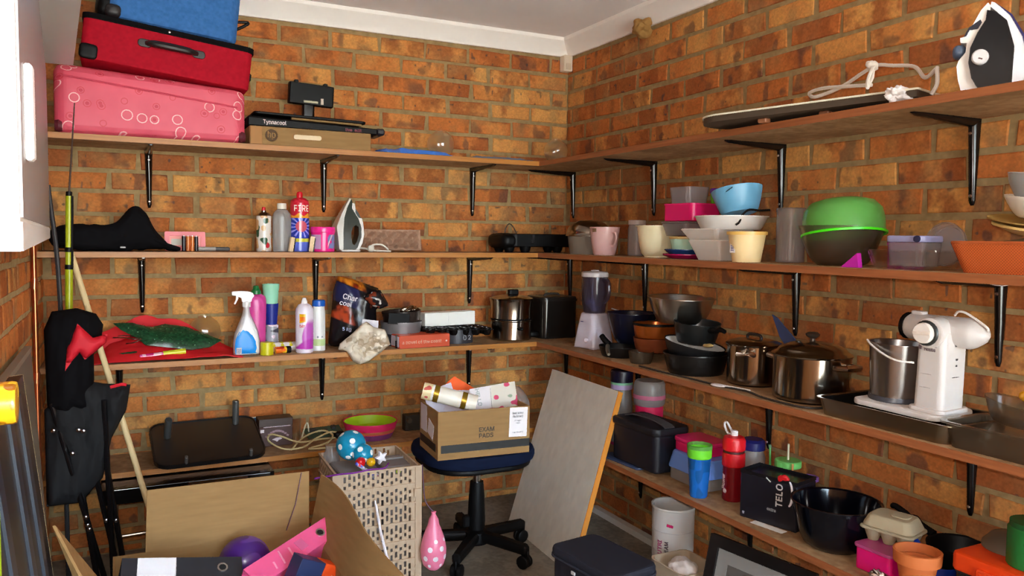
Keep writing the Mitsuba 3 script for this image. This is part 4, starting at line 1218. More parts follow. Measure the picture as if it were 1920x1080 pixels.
# steamer and stock pot
at(-0.395, -0.16, Z3)
t = thing('steamer_pot', 'shiny two tier steel steamer with a black lid knob on the third shelf', 'pot')
part(t, 'lower_tier', lathe([(0, 0), (.092, 0), (.100, .008), (.100, .092), (.104, .096), (.104, .100), (0, .1)], 48), 'mat_steel', 40)
part(t, 'dark_groove', lathe([(.0975, .1), (.1005, .101), (.1005, .106), (.0975, .107)], 48), black, 40)
part(t, 'upper_tier', lathe([(.096, .1), (.099, .103), (.099, .150), (.103, .185), (.107, .198), (.104, .2), (0, .2)], 48), 'mat_steel', 40)
part(t, 'lid', lathe([(.107, .199), (.108, .203), (.09, .210), (.05, .218), (0, .221)], 48), 'mat_steel', 40)
part(t, 'knob', mv(rprism(.055, .03, .026, .012, .006), .01, 0, .219), black, 30)
part(t, 'handle', mv(rbox(.022, .03, .014, .004), -.005, -.112, .056), black, 30, 'small black handle')
part(t, 'side_handle', mv(blob(.05, .04, .03, 3), .108, -.03, .01), black, True)
at(-0.15, -0.128, Z3)
t = thing('stock_pot', 'tall dark square stock pot with a lid, in the corner of the third shelf', 'pot')
part(t, 'body', rprism(.205, .19, .19, .035, .006), c(24, 22, 20, r=.15), 40)
part(t, 'rim', band(.205, .19, .010, .035, .006, .186), c(30, 28, 26, r=.25), 30)
part(t, 'lid', mv(rprism(.205, .19, .016, .035, .006), 0, 0, .191), c(34, 31, 28, r=.2), 40)
part(t, 'lid_handle', tube([(-.045, 0, .206), (-.03, 0, .216), (.03, 0, .216), (.045, 0, .206)], .006, 8), c(60, 56, 52, r=.3))
part(t, 'ear', mv(rbox(.035, .06, .008, .003), .108, 0, .188), black, 30)

# ---------------------------------------------------------------- third shelf of the right wall
atB(-0.165, -0.555, Z3, rz=10)
t = thing('blender', 'white blender with a smoky jug and round lid, near the room corner', 'blender')
bm = rprism(.148, .145, .160, .035, .01).subdivide()
f_ = np.interp(bm.vertices[:, 2], [0, .03, .11, .16], [1.0, .98, .80, .66])
bm.vertices[:, :2] *= f_[:, None]
part(t, 'base', bm, c(206, 196, 208, r=.3), 40)
for sx in (-1, 1):
    for sy in (-1, 1):
        part(t, 'foot', mv(rbox(.03, .03, .0125, .004), sx * .052, sy * .05, -.006), c(190, 180, 192, r=.4), 30)
part(t, 'dial', mv(lathe([(0, .010), (.010, .010), (.012, .007), (.0125, 0)], 20), .025, -.063, .038, rx=72), c(226, 214, 224, r=.25), 40)
part(t, 'badge', mv(rbox(.018, .0015, .004, .0005), -.018, -.0585, .118), c(66, 60, 120), False)
part(t, 'jug', lathe([(.046, .160), (.050, .165), (.058, .22), (.061, .28), (.059, .325), (.056, .325), (.056, .28), (.052, .22), (.044, .17), (0, .168)], 40), 'mat_smoke', 40)
part(t, 'blade_hub', lathe([(0, .20), (.012, .196), (.02, .18), (.02, .17), (0, .169)], 16), c(150, 150, 190, r=.3), 40)
part(t, 'ice_cup', mv(blob(.05, .045, .04, 2.2, .012, 40, 4, 3), -.012, -.01, .185), c(150, 152, 196, r=.35), True)
part(t, 'jug_handle', tube([(.056, 0, .312), (.085, 0, .306), (.094, 0, .275), (.088, 0, .235), (.062, 0, .205)], [.010, .011, .010, .009, .007], 10), 'mat_smoke')
part(t, 'lid', lathe([(.060, .324), (.062, .326), (.062, .342), (.056, .348), (.02, .351), (.018, .356), (0, .357)], 40), c(214, 206, 208, r=.3), 40)
part(t, 'cord', tube([(.05, .06, .18), (.075, .10, .165), (.10, .115, .15), (.12, .12, .145)], .003, 8), c(196, 190, 186, r=.5))

turned('frying_pan', 'low black frying pan with a grey and a black handle, under the dark blue wok', 'pan', (-.205, -.83, Z3), vessel(.075, .092, .042, .003, .2), c(17, 16, 16, r=.3),
       extra=[('handle', tube([(-.085, 0, .040), (-.105, -.01, .055), (-.125, -.016, .074)], [.012, .014, .012], 8), black),
              ('metal_handle', tube([(.015, -.075, .05), (.045, -.095, .036), (.075, -.11, .026), (.085, -.115, .024)], [.009, .009, .008, .006], 8), c(118, 110, 96, r=.35, m=.7), 'grey metal handle')])
turned('wok', 'deep dark navy wok standing in the black frying pan, left of the copper pans', 'pan', (-.125, -.795, Z3 + .05), vessel(.06, .106, .128, .003, .4, lip=.003), c(15, 18, 36, r=.25))
turned('glass_pot', 'brownish glass pot in the shade under the copper pans', 'pot', (-.235, -1.02, Z3), vessel(.04, .052, .045, .003, .3), 'mat_brown_glass')
turned('copper_pan', 'lower of two copper coloured pans right of the navy wok', 'pan', (-.145, -.985, Z3 + .04), vessel(.072, .086, .052, .003, .25), c(146, 76, 44, r=.4, m=.5))
turned('copper_pan', 'upper shiny copper coloured pan with a black rim', 'pan', (-.14, -.985, Z3 + .097), vessel(.082, .092, .054, .003, .25), c(176, 92, 36, r=.22, m=.6), extra=[('rim', [(.092, .050), (.0945, .051), (.0945, .060), (.089, .060)], black)])
turned('steel_basin', 'wide shiny steel basin balanced on the copper pans', 'bowl', (-.125, -1.125, Z3 + .172), vessel(.085, .128, .098, .002, .35, lip=.007), 'mat_steel_dull', tilt=(0, 2), extra=[])
turned('roaster', 'big black oval roasting pot holding an enamel dish, on the right third shelf', 'pot', (-.175, -1.285, Z3), vessel(.10, .118, .072, .004, .25, lip=.004), c(16, 15, 14, r=.3))
turned('enamel_dish', 'black enamel dish with a white inside, tilted in the big black roaster', 'dish', (-.185, -1.275, Z3 + .055), vessel(.085, .115, .055, .003, .25), c(20, 20, 21, r=.35), tilt=(-6, 9),
       extra=[('lining', mv(lathe([(.1125, .0535), (.1105, .052), (.098, .024), (.085, .006), (0, .006)], 40), 0, 0, .0008), c(206, 204, 200, r=.35), 'white lining')])
turned('frying_pan', 'upper black frying pan with its handle to the right, on the enamel dish', 'pan', (-.165, -1.27, Z3 + .112), vessel(.068, .088, .075, .003, .3), c(22, 24, 24, r=.28), tilt=(0, 5),
       extra=[('handle', tube([(.085, -.01, .062), (.12, -.015, .066), (.15, -.02, .078), (.175, -.02, .076)], [.010, .009, .009, .008], 8), black)])
turned('wooden_spoon', 'pale wooden spoon handle sticking out from the enamel dish', 'spoon', (-.215, -1.40, Z3 + .112), mv(blob(.085, .02, .012, 2.4, .004, 40, 2, 3), 0, 0, 0, rz=-20, ry=-8), c(206, 182, 120, r=.6))


def saucepot(label, x, y, r, h, dome, handles, knob, rz=0):
    atB(x, y, Z3, rz=rz)
    t = thing('saucepan', label, 'pot')
    part(t, 'body', lathe([(0, 0), (r - .010, 0), (r - .002, .006), (r, .016), (r, h), (r + .004, h + .002), (0, h + .003)], 56), 'mat_steel', 40)
    part(t, 'lid', lathe([(r + .005, h + .002), (r + .006, h + .006), (r - .004, h + .012)] + [((r - .01) * math.cos(a), h + .012 + dome * math.sin(a)) for a in np.linspace(.1, math.pi / 2 - .02, 9)] + [(0, h + .012 + dome)], 56), 'mat_steel', 40)
    zt = h + .012 + dome
    if knob:
        part(t, 'knob', lathe([(.010, zt - .002), (.008, zt + .008), (.020, zt + .016), (.022, zt + .022), (.014, zt + .028), (0, zt + .029)], 28), c(80, 70, 62, r=.25, m=.6), 40)
    else:
        part(t, 'lid_grip', tube([(-.035, 0, zt - .004), (-.025, 0, zt + .012), (.025, 0, zt + .012), (.035, 0, zt - .004)], .005, 8), c(40, 36, 34, r=.3))
    for a in handles:
        ca, sa = math.cos(math.radians(a)), math.sin(math.radians(a))
        pts = [((r - .003) * ca - w * sa, (r - .003) * sa + w * ca, h - .022) for w in (-.028,)] + [((r + .042) * ca - w * sa, (r + .042) * sa + w * ca, h - .018) for w in (-.026, .026)] + [((r - .003) * ca - .028 * -1 * -sa * -1, (r - .003) * sa + .028 * ca, h - .022)]
        part(t, 'handle', tube(pts, .0095, 8, False), 'mat_chrome')
    return t


saucepot('medium steel saucepan with a flat lid, between the black roaster and the large saucepan', -.135, -1.545, .090, .135, .012, (-55,), False)
saucepot('large steel saucepan with a domed lid and knob and two loop handles', -.155, -1.822, .117, .138, .034, (180, 0), True)
MAT[0] = np.eye(4)
atB(-.055, -1.585, Z3 + .0, rz=0)
t = thing('blue_spatula', 'blue grey plastic blade leaning against the wall behind the saucepans', 'spatula')
part(t, 'blade', mv(ext(Polygon([(-.075, .235), (-.05, .225), (.04, .16), (.07, .10), (.05, .09), (-.03, .16)]), .006, -.003), 0, 0.02, 0, rx=-4), c(66, 80, 120, r=.4), 30)
part(t, 'stem', tube([(.06, .0, .10), (.085, -.01, .03), (.09, -.012, .002)], .006, 8), c(66, 80, 120, r=.4))
MAT[0] = np.eye(4)
at(-.285, -1.60, Z3, rz=-78)
one('spoon', 'white plastic spoon lying at the front edge before the medium saucepan', 'spoon', [mv(blob(.06, .032, .010, 2.2), -.05, 0, 0), tube([(-.03, 0, .006), (.02, .004, .006), (.075, .0, .006)], .004, 8)], c(214, 204, 200, r=.4))
MAT[0] = np.eye(4)
t = thing('power_cord', 'thin dark cord running along the front edge of the right third shelf in a loop', 'cord')
part(t, 'cord', tube([(-.30, -1.10, Z3 + .004), (-.302, -1.25, Z3 + .004), (-.295, -1.42, Z3 + .004), (-.292, -1.56, Z3 + .004), (-.275, -1.66, Z3 + .004), (-.30, -1.76, Z3 + .004), (-.305, -1.86, Z3 + .004), (-.295, -1.93, Z3 + .004), (-.25, -1.955, Z3 + .004), (-.20, -1.93, Z3 + .004)], .0033, 8), c(46, 42, 38, r=.5))

# baking tray with the stand mixer
atB(-0.178, -2.188, Z3)
t = thing('baking_tray', 'deep steel baking tray under the white stand mixer', 'tray')
part(t, 'tray', tray(.415, .262, .047, .03, .003, 1.06, .006), c(150, 138, 120, r=.26, m=1.0), 40)
part(t, 'liner', mv(tray(.401, .248, .042, .028, .002, 1.06), 0, 0, .0045), black, 40, 'dark inside of the tray')
W = c(200, 192, 186, r=.4)
atB(-0.195, -2.208, Z3 + .047, rz=4, ry=1.5)
t = thing('stand_mixer', 'white stand mixer with a round dial and steel bowl, standing in the baking tray', 'mixer')
part(t, 'base_plate', rprism(.25, .185, .016, .03, .004), W, 40)
part(t, 'base_step', mv(rprism(.10, .13, .012, .02, .004), .08, -.01, .0155), W, 40)
col = rprism(.078, .105, .205, .016, .005).subdivide()
col.vertices[:, 0] *= np.interp(col.vertices[:, 2], [0, .215], [1.04, .96])
part(t, 'column', mv(col, .082, -.015, .02), W, 40)
head = mv(lathe([(0, 0), (.032, 0), (.038, .008), (.040, .06), (.042, .13), (.044, .17), (.036, .185), (.020, .205), (.006, .213), (0, .214)], 40), ry=90)
head.vertices[:, 2] *= .92
part(t, 'head', mv(head, -.022, .0, .226), W, 40)
part(t, 'black_cap', mv(sc(lathe([(0, -.012), (.032, -.012), (.036, -.006), (.036, .0), (0, 0)], 36), 1, 1, 1), -.022, 0, .226, ry=90), black, 40, 'black end cap of the head')
part(t, 'top_button', mv(rprism(.04, .025, .010, .01, .003), 0.004, 0, .259), W, 40)
part(t, 'pivot', mv(lathe([(0, .022), (.034, .022), (.039, .018), (.040, -.03), (0, -.03)], 40), .078, -.055, .222, rx=90), W, 40)
part(t, 'dial_ring', mv(lathe([(0, .004), (.030, .004), (.033, 0)], 40), .074, -.0772, .222, rx=90), c(40, 42, 40, r=.4), 40, 'dark ring around the dial')
part(t, 'dial', mv(lathe([(0, .012), (.024, .012), (.0265, .009), (.027, 0)], 40), .071, -.0805, .222, rx=90), c(226, 216, 206, r=.3), 40)
part(t, 'dial_bar', mv(rprism(.044, .008, .005, .003, .001), .071, -.092, .222, rx=90, ry=4), c(214, 200, 186, r=.3), 30)
part(t, 'emblem', mv(rprism(.008, .012, .0012, .002, .0004), .056, -.0692, .184, rx=90), c(96, 80, 84), False)
part(t, 'lettering', text('Russell', .0085, .083, -.0688, .187, .001, True, sx=.85), c(96, 80, 84), False)
part(t, 'lettering', text('Hobbs', .0085, .082, -.0688, .176, .001, True, sx=.85), c(96, 80, 84), False)
for zz_, w in ((.190, .022), (.110, .03), (.154, .008), (.138, .006)):
    part(t, 'side_mark', mv(rbox(.0012, w, .005 if zz_ > .13 else .0012, .0003), .1225, -.015, zz_), c(60, 56, 56), False)
for zz_ in (.115, .08):
    part(t, 'seam', mv(rbox(.03, .0008, .0012, .0003), .075, -.0685, zz_), c(170, 160, 156), False)
part(t, 'cord', tube([(.10, .0, .268), (.115, -.01, .280), (.135, -.012, .278), (.165, -.012, .263), (.190, -.01, .246), (.185, .0, .234)], .0032, 8), c(220, 214, 206, r=.4))
part(t, 'bowl_cord', tube([(-.105, -.06, .178), (-.08, -.075, .168), (-.03, -.09, .150), (.01, -.092, .141), (.046, -.075, .140)], .0028, 8), c(220, 214, 206, r=.4))
part(t, 'bowl', mv(vessel(.062, .072, .152, .0015, .1, 48, lip=.003), -.052, .0, .022), c(170, 166, 164, r=.26, m=1.0), 40, 'brushed steel bowl')
part(t, 'bowl_foot', mv(lathe([(.066, 0), (.068, .003), (.066, .014), (0, .014)], 40), -.052, 0, .0155), c(60, 60, 66, r=.35), 40)

atB(-.215, -2.505, Z3)
t = thing('glass_dish', 'low clear rectangular glass dish at the right end of the third shelf', 'dish')
part(t, 'dish', tray(.27, .185, .058, .03, .005, 1.12, .008), 'mat_brown_glass', 40)
atB(-.125, -2.44, Z3 + .05, ry=8)
t = thing('oval_dish', 'oval glass dish standing behind the low rectangular glass dish', 'dish')
part(t, 'dish', sc(vessel(.05, .075, .052, .004, .3, lip=.003), 1.0, .7, 1), 'mat_brown_glass', 40)
atB(-.10, -2.462, Z3 + .105)
one('lemon_squeezer', 'small yellow and orange plastic squeezer at the right edge above the oval glass dish', 'squeezer', [blob(.05, .035, .03, 2.2), mv(blob(.03, .03, .02, 2.2), .012, 0, .022)], c(226, 160, 30, r=.35))
# ---------------------------------------------------------------- lowest shelf of the back wall
at(-1.80, -0.185, Z4 + .057, rx=20, rz=3)
t = thing('stand_tray', 'black tray with rounded corners and two upright grey posts, tipped up on the lowest shelf', 'tray')
part(t, 'plate', rprism(.415, .30, .014, .05, .004), c(40, 34, 30, r=.35), 40)
part(t, 'lip', band(.415, .30, .018, .05, .004, .0), c(26, 24, 24, r=.3), 40)
part(t, 'post', mv(lathe([(0, 0), (.013, 0), (.014, .004), (.014, .10), (.012, .104), (0, .104)], 20), -.148, .05, .013, rx=14), c(112, 114, 112, r=.3, m=.7), 40)
part(t, 'post', mv(lathe([(0, 0), (.013, 0), (.014, .004), (.014, .10), (.012, .104), (0, .104)], 20), .128, .10, .013, rx=-14), c(112, 114, 112, r=.3, m=.7), 40)
for x in (-.10, .145):
    part(t, 'clamp', mv(rbox(.012, .02, .032, .003), x, -.145, .013), c(84, 82, 80, r=.4), 30)
at(-1.755, -0.020, Z4)
t = thing('picture_book', 'colourful flat picture book standing against the wall behind the black tray', 'book')


def rainbow(p, n, uv):
    k = (p.x + 1.93) * 2.9
    cc = mix(lin((176, 40, 60)), lin((170, 150, 50)), smoothstep(.15, .35, k))
    cc = mix(cc, lin((40, 116, 70)), smoothstep(.4, .6, k))
    return mix(cc, lin((40, 96, 140)), smoothstep(.75, .9, k))


part(t, 'cover', rbox(.36, .016, .108, .002), mat('rainbow', tex=proc(rainbow), rough=.4), False)
part(t, 'pages', mv(rbox(.352, .010, .003, .0005), 0, 0, .1076), c(226, 220, 206), False)
at(-1.515, -0.095, Z4)
t = thing('tea_box', 'dark brown carton with pale print beside the black tray, lowest shelf', 'box')
part(t, 'box', rbox(.142, .075, .085, .002), c(74, 44, 38, r=.5), False)
part(t, 'lid', mv(rbox(.144, .078, .036, .002), 0, 0, .0855), c(66, 46, 36, r=.5), False)
part(t, 'edge_print', mv(rbox(.115, .001, .0035, .0003), .005, -.0393, .084), c(190, 170, 176), False)
part(t, 'arched_print', [mv(rbox(.010, .001, .009, .0003), .0 + .0095 * k, -.0381, .056 - .0011 * (k - .5) ** 2 + .006, ry=(k - .5) * 6) for k in range(-4, 6)], c(150, 120, 126), False)
part(t, 'emblem', ext(Polygon([(-.018, .03), (0, .036), (.022, .038), (.026, .03), (.012, .026), (.004, .018), (-.004, .024)]), .001, -.0385), c(214, 200, 206), False)
part(t, 'sticker', mv(rbox(.016, .001, .014, .0003), -.058, -.0383, .062), c(214, 206, 206), False)
turned_A.__doc__ = 'a turned thing in the frame of the back wall'
at(-1.418, -0.07, Z4)
one('drinking_glass', 'small clear drinking glass right of the dark brown carton', 'glass', vessel(.018, .024, .10, .002), 'mat_glass', 40)
at(-1.29, -0.06, Z4, rz=6)
t = thing('circuit_board', 'green circuit board with a black plug lying at the wall on the lowest shelf', 'circuit board')
part(t, 'board', mv(rbox(.17, .09, .004, .0008), 0, 0, .022, rx=16), c(46, 70, 54, r=.5), False)
for x, y, w, h in ((-.05, .01, .03, .014), (.0, -.015, .025, .01), (.05, .02, .02, .016)):
    part(t, 'component', mv(rbox(w, .02, h, .001), x, y, .027, rx=16), c(52, 52, 50), False)
part(t, 'plug', mv(blob(.05, .035, .03, 3), .055, -.05, .0), black, True)
MAT[0] = np.eye(4)
t = thing('cable', 'pale cream flat cable coiled in loose loops on the lowest shelf before the brown carton', 'cable')
zc = Z4 + .004
part(t, 'coil', tube([(-1.25, -.11, zc), (-1.33, -.15, zc + .01), (-1.43, -.20, zc + .02), (-1.50, -.17, zc + .045), (-1.54, -.14, zc + .05), (-1.552, -.17, zc + .03), (-1.50, -.235, zc + .006), (-1.42, -.23, zc + .004), (-1.36, -.18, zc + .02), (-1.28, -.12, zc + .03), (-1.235, -.10, zc + .02)], .0042, 8), c(196, 178, 130, r=.5))
part(t, 'coil', tube([(-1.47, -.24, zc), (-1.42, -.17, zc + .02), (-1.36, -.11, zc + .03), (-1.30, -.10, zc + .035), (-1.27, -.14, zc + .02), (-1.31, -.20, zc + .004), (-1.40, -.255, zc), (-1.30, -.262, zc), (-1.24, -.25, zc)], .0042, 8), c(196, 178, 130, r=.5))
part(t, 'coil', tube([(-1.39, -.06, zc), (-1.37, -.04, zc + .05), (-1.36, -.045, zc + .06), (-1.355, -.06, zc)], .0034, 8), c(206, 196, 166, r=.5))
zz_ = Z4
for lab, r0, r1, h, col, inner in (('lowest violet dish in the stack of round dishes', .095, .108, .026, (112, 50, 96), None), ('orange dish in the middle of the stack of round dishes', .10, .114, .026, (190, 100, 60), None), ('pink dish with a lime green inside, on top of the stack of round dishes', .108, .122, .047, (206, 34, 84), (160, 190, 24))):
    at(-1.095, -0.135, zz_)
    t = thing('round_dish', lab, 'dish')
    part(t, 'dish', vessel(r0, r1, h, .004, .15), c(*col, r=.4), 40)
    if inner:
        part(t, 'lining', lathe([(r1 - .0045, h + .001), (r1 - .006, h - .002), (r0 - .004, .012), (r0 - .012, .007), (0, .007)], 40), c(*inner, r=.4), 40, 'lime green inside')
    zz_ += .013
at(-0.875, -0.085, Z4)
t = thing('small_radio', 'small dark device half hidden behind the cardboard box on the office chair', 'radio')
part(t, 'case', rprism(.09, .05, .075, .01, .003), c(44, 38, 30, r=.5), 40)
part(t, 'knob', mv(lathe([(0, .012), (.012, .012), (.014, 0)], 16), -.025, -.025, .05, rx=90), c(70, 62, 50), 40)

# ---------------------------------------------------------------- lowest shelf of the right wall
turned('shaker_bottle', 'clear bottle with a navy cap and lilac band, behind the leaning grey board', 'bottle', (-.105, -.70, Z4), [(0, 0), (.044, 0), (.048, .005), (.049, .17), (.046, .21), (.042, .245), (.042, .25), (.0, .25)], 'mat_frosted',
       extra=[('pink_foot', [(.0485, 0), (.0505, .001), (.0505, .012), (.048, .013)], c(150, 40, 90), 'pink foot ring'), ('lilac_band', [(.043, .248), (.049, .249), (.049, .274), (.046, .276), (0, .276)], c(186, 166, 206, r=.4), 'lilac band'), ('green_band', [(.0492, .270), (.0497, .271), (.0497, .280), (.047, .281)], c(140, 206, 170, r=.4)), ('cap', [(.046, .278), (.050, .281), (.050, .325), (.047, .332), (0, .333)], c(18, 18, 44, r=.35), 'navy cap')])
turned('storage_jar', 'cloudy clear plastic jar with a bright pink base, behind the black cooler box', 'jar', (-.076, -.868, Z4 + .0), [(.060, .205), (.067, .215), (.069, .25), (.066, .30), (.058, .312), (0, .313)], 'mat_frosted',
       extra=[('pink_base', [(0, 0), (.052, 0), (.058, .01), (.060, .205), (0, .205)], c(226, 40, 92, r=.4), 'bright pink base'), ('pink_band', [(.0695, .236), (.0699, .238), (.0699, .252), (.0695, .254)], c(200, 110, 140, r=.5))])
navy = c(16, 18, 28, r=.5)
atB(-.203, -1.045, Z4 + .010, rz=2)
t = thing('cooler_box', 'black insulated cooler bag with a carrying strap, on a blue tray on the lowest shelf', 'cooler bag')
part(t, 'body', rprism(.290, .165, .150, .025, .012), navy, 40)
part(t, 'lid', mv(rprism(.302, .178, .032, .03, .010), 0, 0, .146), c(20, 20, 26, r=.55), 40)
part(t, 'strap', mv(sheet(lambda u, v: ((u - .5) * .26, (v - .5) * .045, .002 + .018 * np.sin(np.pi * u) ** .6), 20, 4, .004), 0.02, -.02, .178), c(64, 60, 60, r=.7), 50)
part(t, 'side_pocket', mv(rprism(.10, .10, .012, .02, .004), -.146, 0, .085, ry=-90), c(22, 22, 30, r=.6), 40)
atB(-.175, -.955, Z4, rz=4)
one('blue_tray', 'flat blue plastic tray under the black cooler bag', 'tray', rprism(.25, .245, .009, .02, .003), c(52, 66, 96, r=.4), 40)
atB(-.140, -1.306, Z4)
t = thing('lunch_box', 'large light blue lunch box with a clear bottom, right of the black cooler bag', 'lunch box')
part(t, 'bottom', rprism(.222, .165, .044, .025, .004, 6), 'mat_frosted', 40, 'clear bottom')
tm = rprism(.238, .18, .066, .03, .006).subdivide()
tm.vertices[:, :2] *= np.interp(tm.vertices[:, 2], [0, .066], [1.0, .86])[:, None]
part(t, 'lid', mv(tm, 0, 0, .044), c(112, 152, 230, r=.35), 40)
atB(-.138, -1.284, Z4 + .1105)
t = thing('lunch_box', 'bright pink lunch box lying on the light blue lunch box', 'lunch box')
part(t, 'bottom', rprism(.172, .13, .034, .025, .004), c(224, 30, 100, r=.35), 40)
part(t, 'lid', mv(rprism(.18, .138, .018, .028, .006), 0, 0, .034), c(232, 40, 112, r=.35), 40)
turned('tumbler', 'blue plastic tumbler with a lime green top at the shelf edge', 'tumbler', (-.268, -1.432, Z4), [(0, 0), (.029, 0), (.031, .003), (.041, .143), (0, .143)], spots('blue_tumbler', (20, 84, 150), [(26, 98, 178)], 30, .5),
       extra=[('lime_top', [(.041, .142), (.0428, .146), (.0438, .176), (.041, .177), (.039, .15), (0, .149)], c(112, 214, 50, r=.35), 'lime green top'), ('rim', [(.0435, .174), (.0448, .177), (.0448, .188), (.0415, .189), (.041, .176)], 'mat_green_plastic')])
turned('sports_bottle', 'red sports bottle with a white flip spout, beside the blue tumbler', 'bottle', (-.18, -1.51, Z4), [(0, 0), (.034, 0), (.037, .004), (.037, .125), (0, .125)], c(120, 14, 24, r=.2),
       extra=[('grip', [(.0372, .122), (.040, .125), (.040, .166), (.0375, .170), (0, .17)], c(214, 24, 34, r=.4)), ('ring', [(.036, .168), (.036, .180), (0, .18)], c(70, 18, 16)), ('cap', [(.036, .178), (.040, .182), (.040, .214), (.034, .226), (.02, .23), (0, .231)], c(222, 26, 36, r=.35)),
              ('spout', [(.012, .229), (.013, .244), (.010, .248), (0, .249)], c(232, 226, 226, r=.35), 'white spout'),
              ('flip_loop', tube([(-.012, 0, .232), (-.028, -.004, .232), (-.045, -.004, .252), (-.050, 0, .264), (-.042, .004, .266), (-.022, .004, .246), (-.01, .002, .236)], .0042, 8), c(226, 220, 220, r=.35), 'white loop'),
              ('lettering', mv(text('Power', .013, 0, -.0378, 0, .001, True), .0, 0, .07, ry=-90), c(232, 206, 206)), ('emblem', mv(lathe([(0, .0012), (.008, .0012), (.0085, 0)], 18), .0, -.0368, .036, rx=90), c(226, 206, 206))])
turned('water_bottle', 'clear water bottle with a dark blue screw cap, behind the black gift box', 'bottle', (-.105, -1.525, Z4), [(0, 0), (.039, 0), (.042, .004), (.043, .15), (.036, .172), (.036, .178), (0, .178)], 'mat_frosted',
       extra=[('cap', [(.037, .176), (.042, .178), (.042, .205), (.034, .214), (0, .215)], c(22, 28, 92, r=.35), 'dark blue cap')])
turned('straw_cup', 'small cup with a white lid and a green straw, left of the mason jar', 'cup', (-.10, -1.605, Z4), [(0, 0), (.024, 0), (.032, .118), (0, .118)], 'mat_frosted',
       extra=[('lid', [(.033, .117), (.036, .119), (.036, .128), (.02, .133), (0, .133)], c(196, 214, 190, r=.4)), ('straw', tube([(0, 0, .13), (-.004, 0, .20)], .0038, 8, False), c(96, 176, 96, r=.4), 'green straw'), ('straw_bend', tube([(-.004, 0, .20), (-.006, 0, .21)], .005, 8, False), c(84, 120, 84, r=.4))])
turned('mason_jar', 'glass drinking jar with a green lid and a pale straw', 'jar', (-.10, -1.685, Z4), [(0, .0), (.038, 0), (.042, .006), (.042, .135), (.037, .150), (.037, .160)], 'mat_glass',
       extra=[('lid', [(.038, .155), (.0435, .157), (.0435, .176), (.040, .179), (0, .179)], c(112, 196, 104, r=.4), 'green lid'), ('straw', tube([(.0, 0, .178), (-.004, .004, .232)], .0035, 8, False), c(214, 216, 190, r=.4)), ('wooden_stick', tube([(.038, -.02, .10), (.050, -.03, .180)], .0035, 8, False), c(206, 150, 90, r=.6))])
turned('purple_jar', 'small jar with a purple rim at the right of the mason jar', 'jar', (-.085, -1.765, Z4), [(0, 0), (.026, 0), (.029, .005), (.029, .12), (.026, .13)], 'mat_glass',
       extra=[('rim', [(.0265, .128), (.030, .130), (.030, .140), (.027, .142)], c(132, 90, 160, r=.35), 'purple rim')])
# black gift box, turned a little
atB(-.195, -1.735, Z4, rz=14)
t = thing('gift_bag', 'glossy black gift bag with white lettering and a red tag', 'bag')
part(t, 'bag', rbox(.205, .115, .150, .003), c(26, 26, 34, r=.28), 30)
part(t, 'lip', [abox(-.1025, -.1005, -.0575, .0575, .149, .161), abox(.1005, .1025, -.0575, .0575, .149, .161), abox(-.1005, .1005, -.0575, -.0555, .149, .160), abox(-.1005, .1005, .0555, .0575, .149, .160)], c(18, 18, 22, r=.3), False)
part(t, 'lettering', mv(text('TELO', .022, 0, 0, 0, .0012, True), .052, -.0578, .105, ry=-90), c(206, 202, 206), False)
part(t, 'arc_mark', ext(Polygon([(.074 + .016 * math.sin(a), .118 + .042 * -math.cos(a)) for a in np.linspace(.15, math.pi - .15, 12)] + [(.072 + .010 * math.sin(a), .118 + .038 * -math.cos(a)) for a in np.linspace(math.pi - .15, .15, 12)]), .0012, -.0585), c(226, 222, 226), False)
part(t, 'small_lettering', text('extra', .010, .015, -.0578, .048, .001, True), c(150, 150, 154), False)
part(t, 'emblem', mv(rbox(.007, .001, .009, .0003), -.088, -.0578, .012), c(150, 150, 166), False)
part(t, 'bow_tag', mv(blob(.036, .016, .024, 2.4, .006, 50, 4, 3), .055, -.052, .151, ry=-20), c(196, 20, 28, r=.5), True, 'red tag')
part(t, 'handle_end', mv(rbox(.020, .002, .004, .0006), -.0, -.0585, .146, ry=35), c(206, 206, 206), False)
turned('mixing_bowl', 'big glossy dark navy bowl at the front of the lowest shelf', 'bowl', (-.195, -1.972, Z4), vessel(.072, .127, .136, .004, .55, 56, lip=.004, foot=.07), c(4, 5, 12, r=.1))
atB(-.225, -2.160, Z4, rz=2)
t = thing('food_box', 'bright pink plastic food box with a mauve lid, holding up the egg carton', 'container')
part(t, 'box', rprism(.112, .085, .062, .012, .004).apply_transform(np.eye(4)), c(214, 16, 110, r=.35), 40)
part(t, 'lid', mv(rprism(.122, .095, .010, .015, .003), 0, 0, .0622), c(170, 70, 120, r=.35), 40)
atB(-.170, -2.150, Z4 + .0735, rz=14)
t = thing('egg_carton', 'grey beige moulded egg carton on the pink food box', 'egg carton')
E1 = c(158, 144, 116, r=.95)
for i in range(3):
    for j in range(2):
        part(t, 'cup', mv(lathe([(0, 0), (.014, 0), (.026, .036), (0, .036)], 18), -.044 + .044 * i, -.026 + .052 * j, 0), E1, 40)
part(t, 'rim', mv(rprism(.150, .118, .008, .02, .003), 0, 0, .034), E1, 40)
lm = rprism(.145, .112, .034, .025, .006).subdivide()
lm.vertices[:, :2] *= np.interp(lm.vertices[:, 2], [0, .034], [1, .78])[:, None]
part(t, 'lid', mv(lm, 0, 0, .042), c(164, 148, 118, r=.95), 40)
part(t, 'lid_bump', mv(rprism(.05, .04, .006, .012, .003), .02, 0, .074), c(164, 148, 118, r=.95), 40)
turned('plant_pot', 'terracotta coloured plant pot at the right front of the lowest shelf', 'plant pot', (-.245, -2.282, Z4), vessel(.036, .050, .078, .004), c(182, 92, 40, r=.75), extra=[('collar', [(.0505, .076), (.058, .077), (.060, .108), (.055, .109), (.052, .085)], c(192, 102, 48, r=.75))])
atB(-.165, -2.29, Z4)
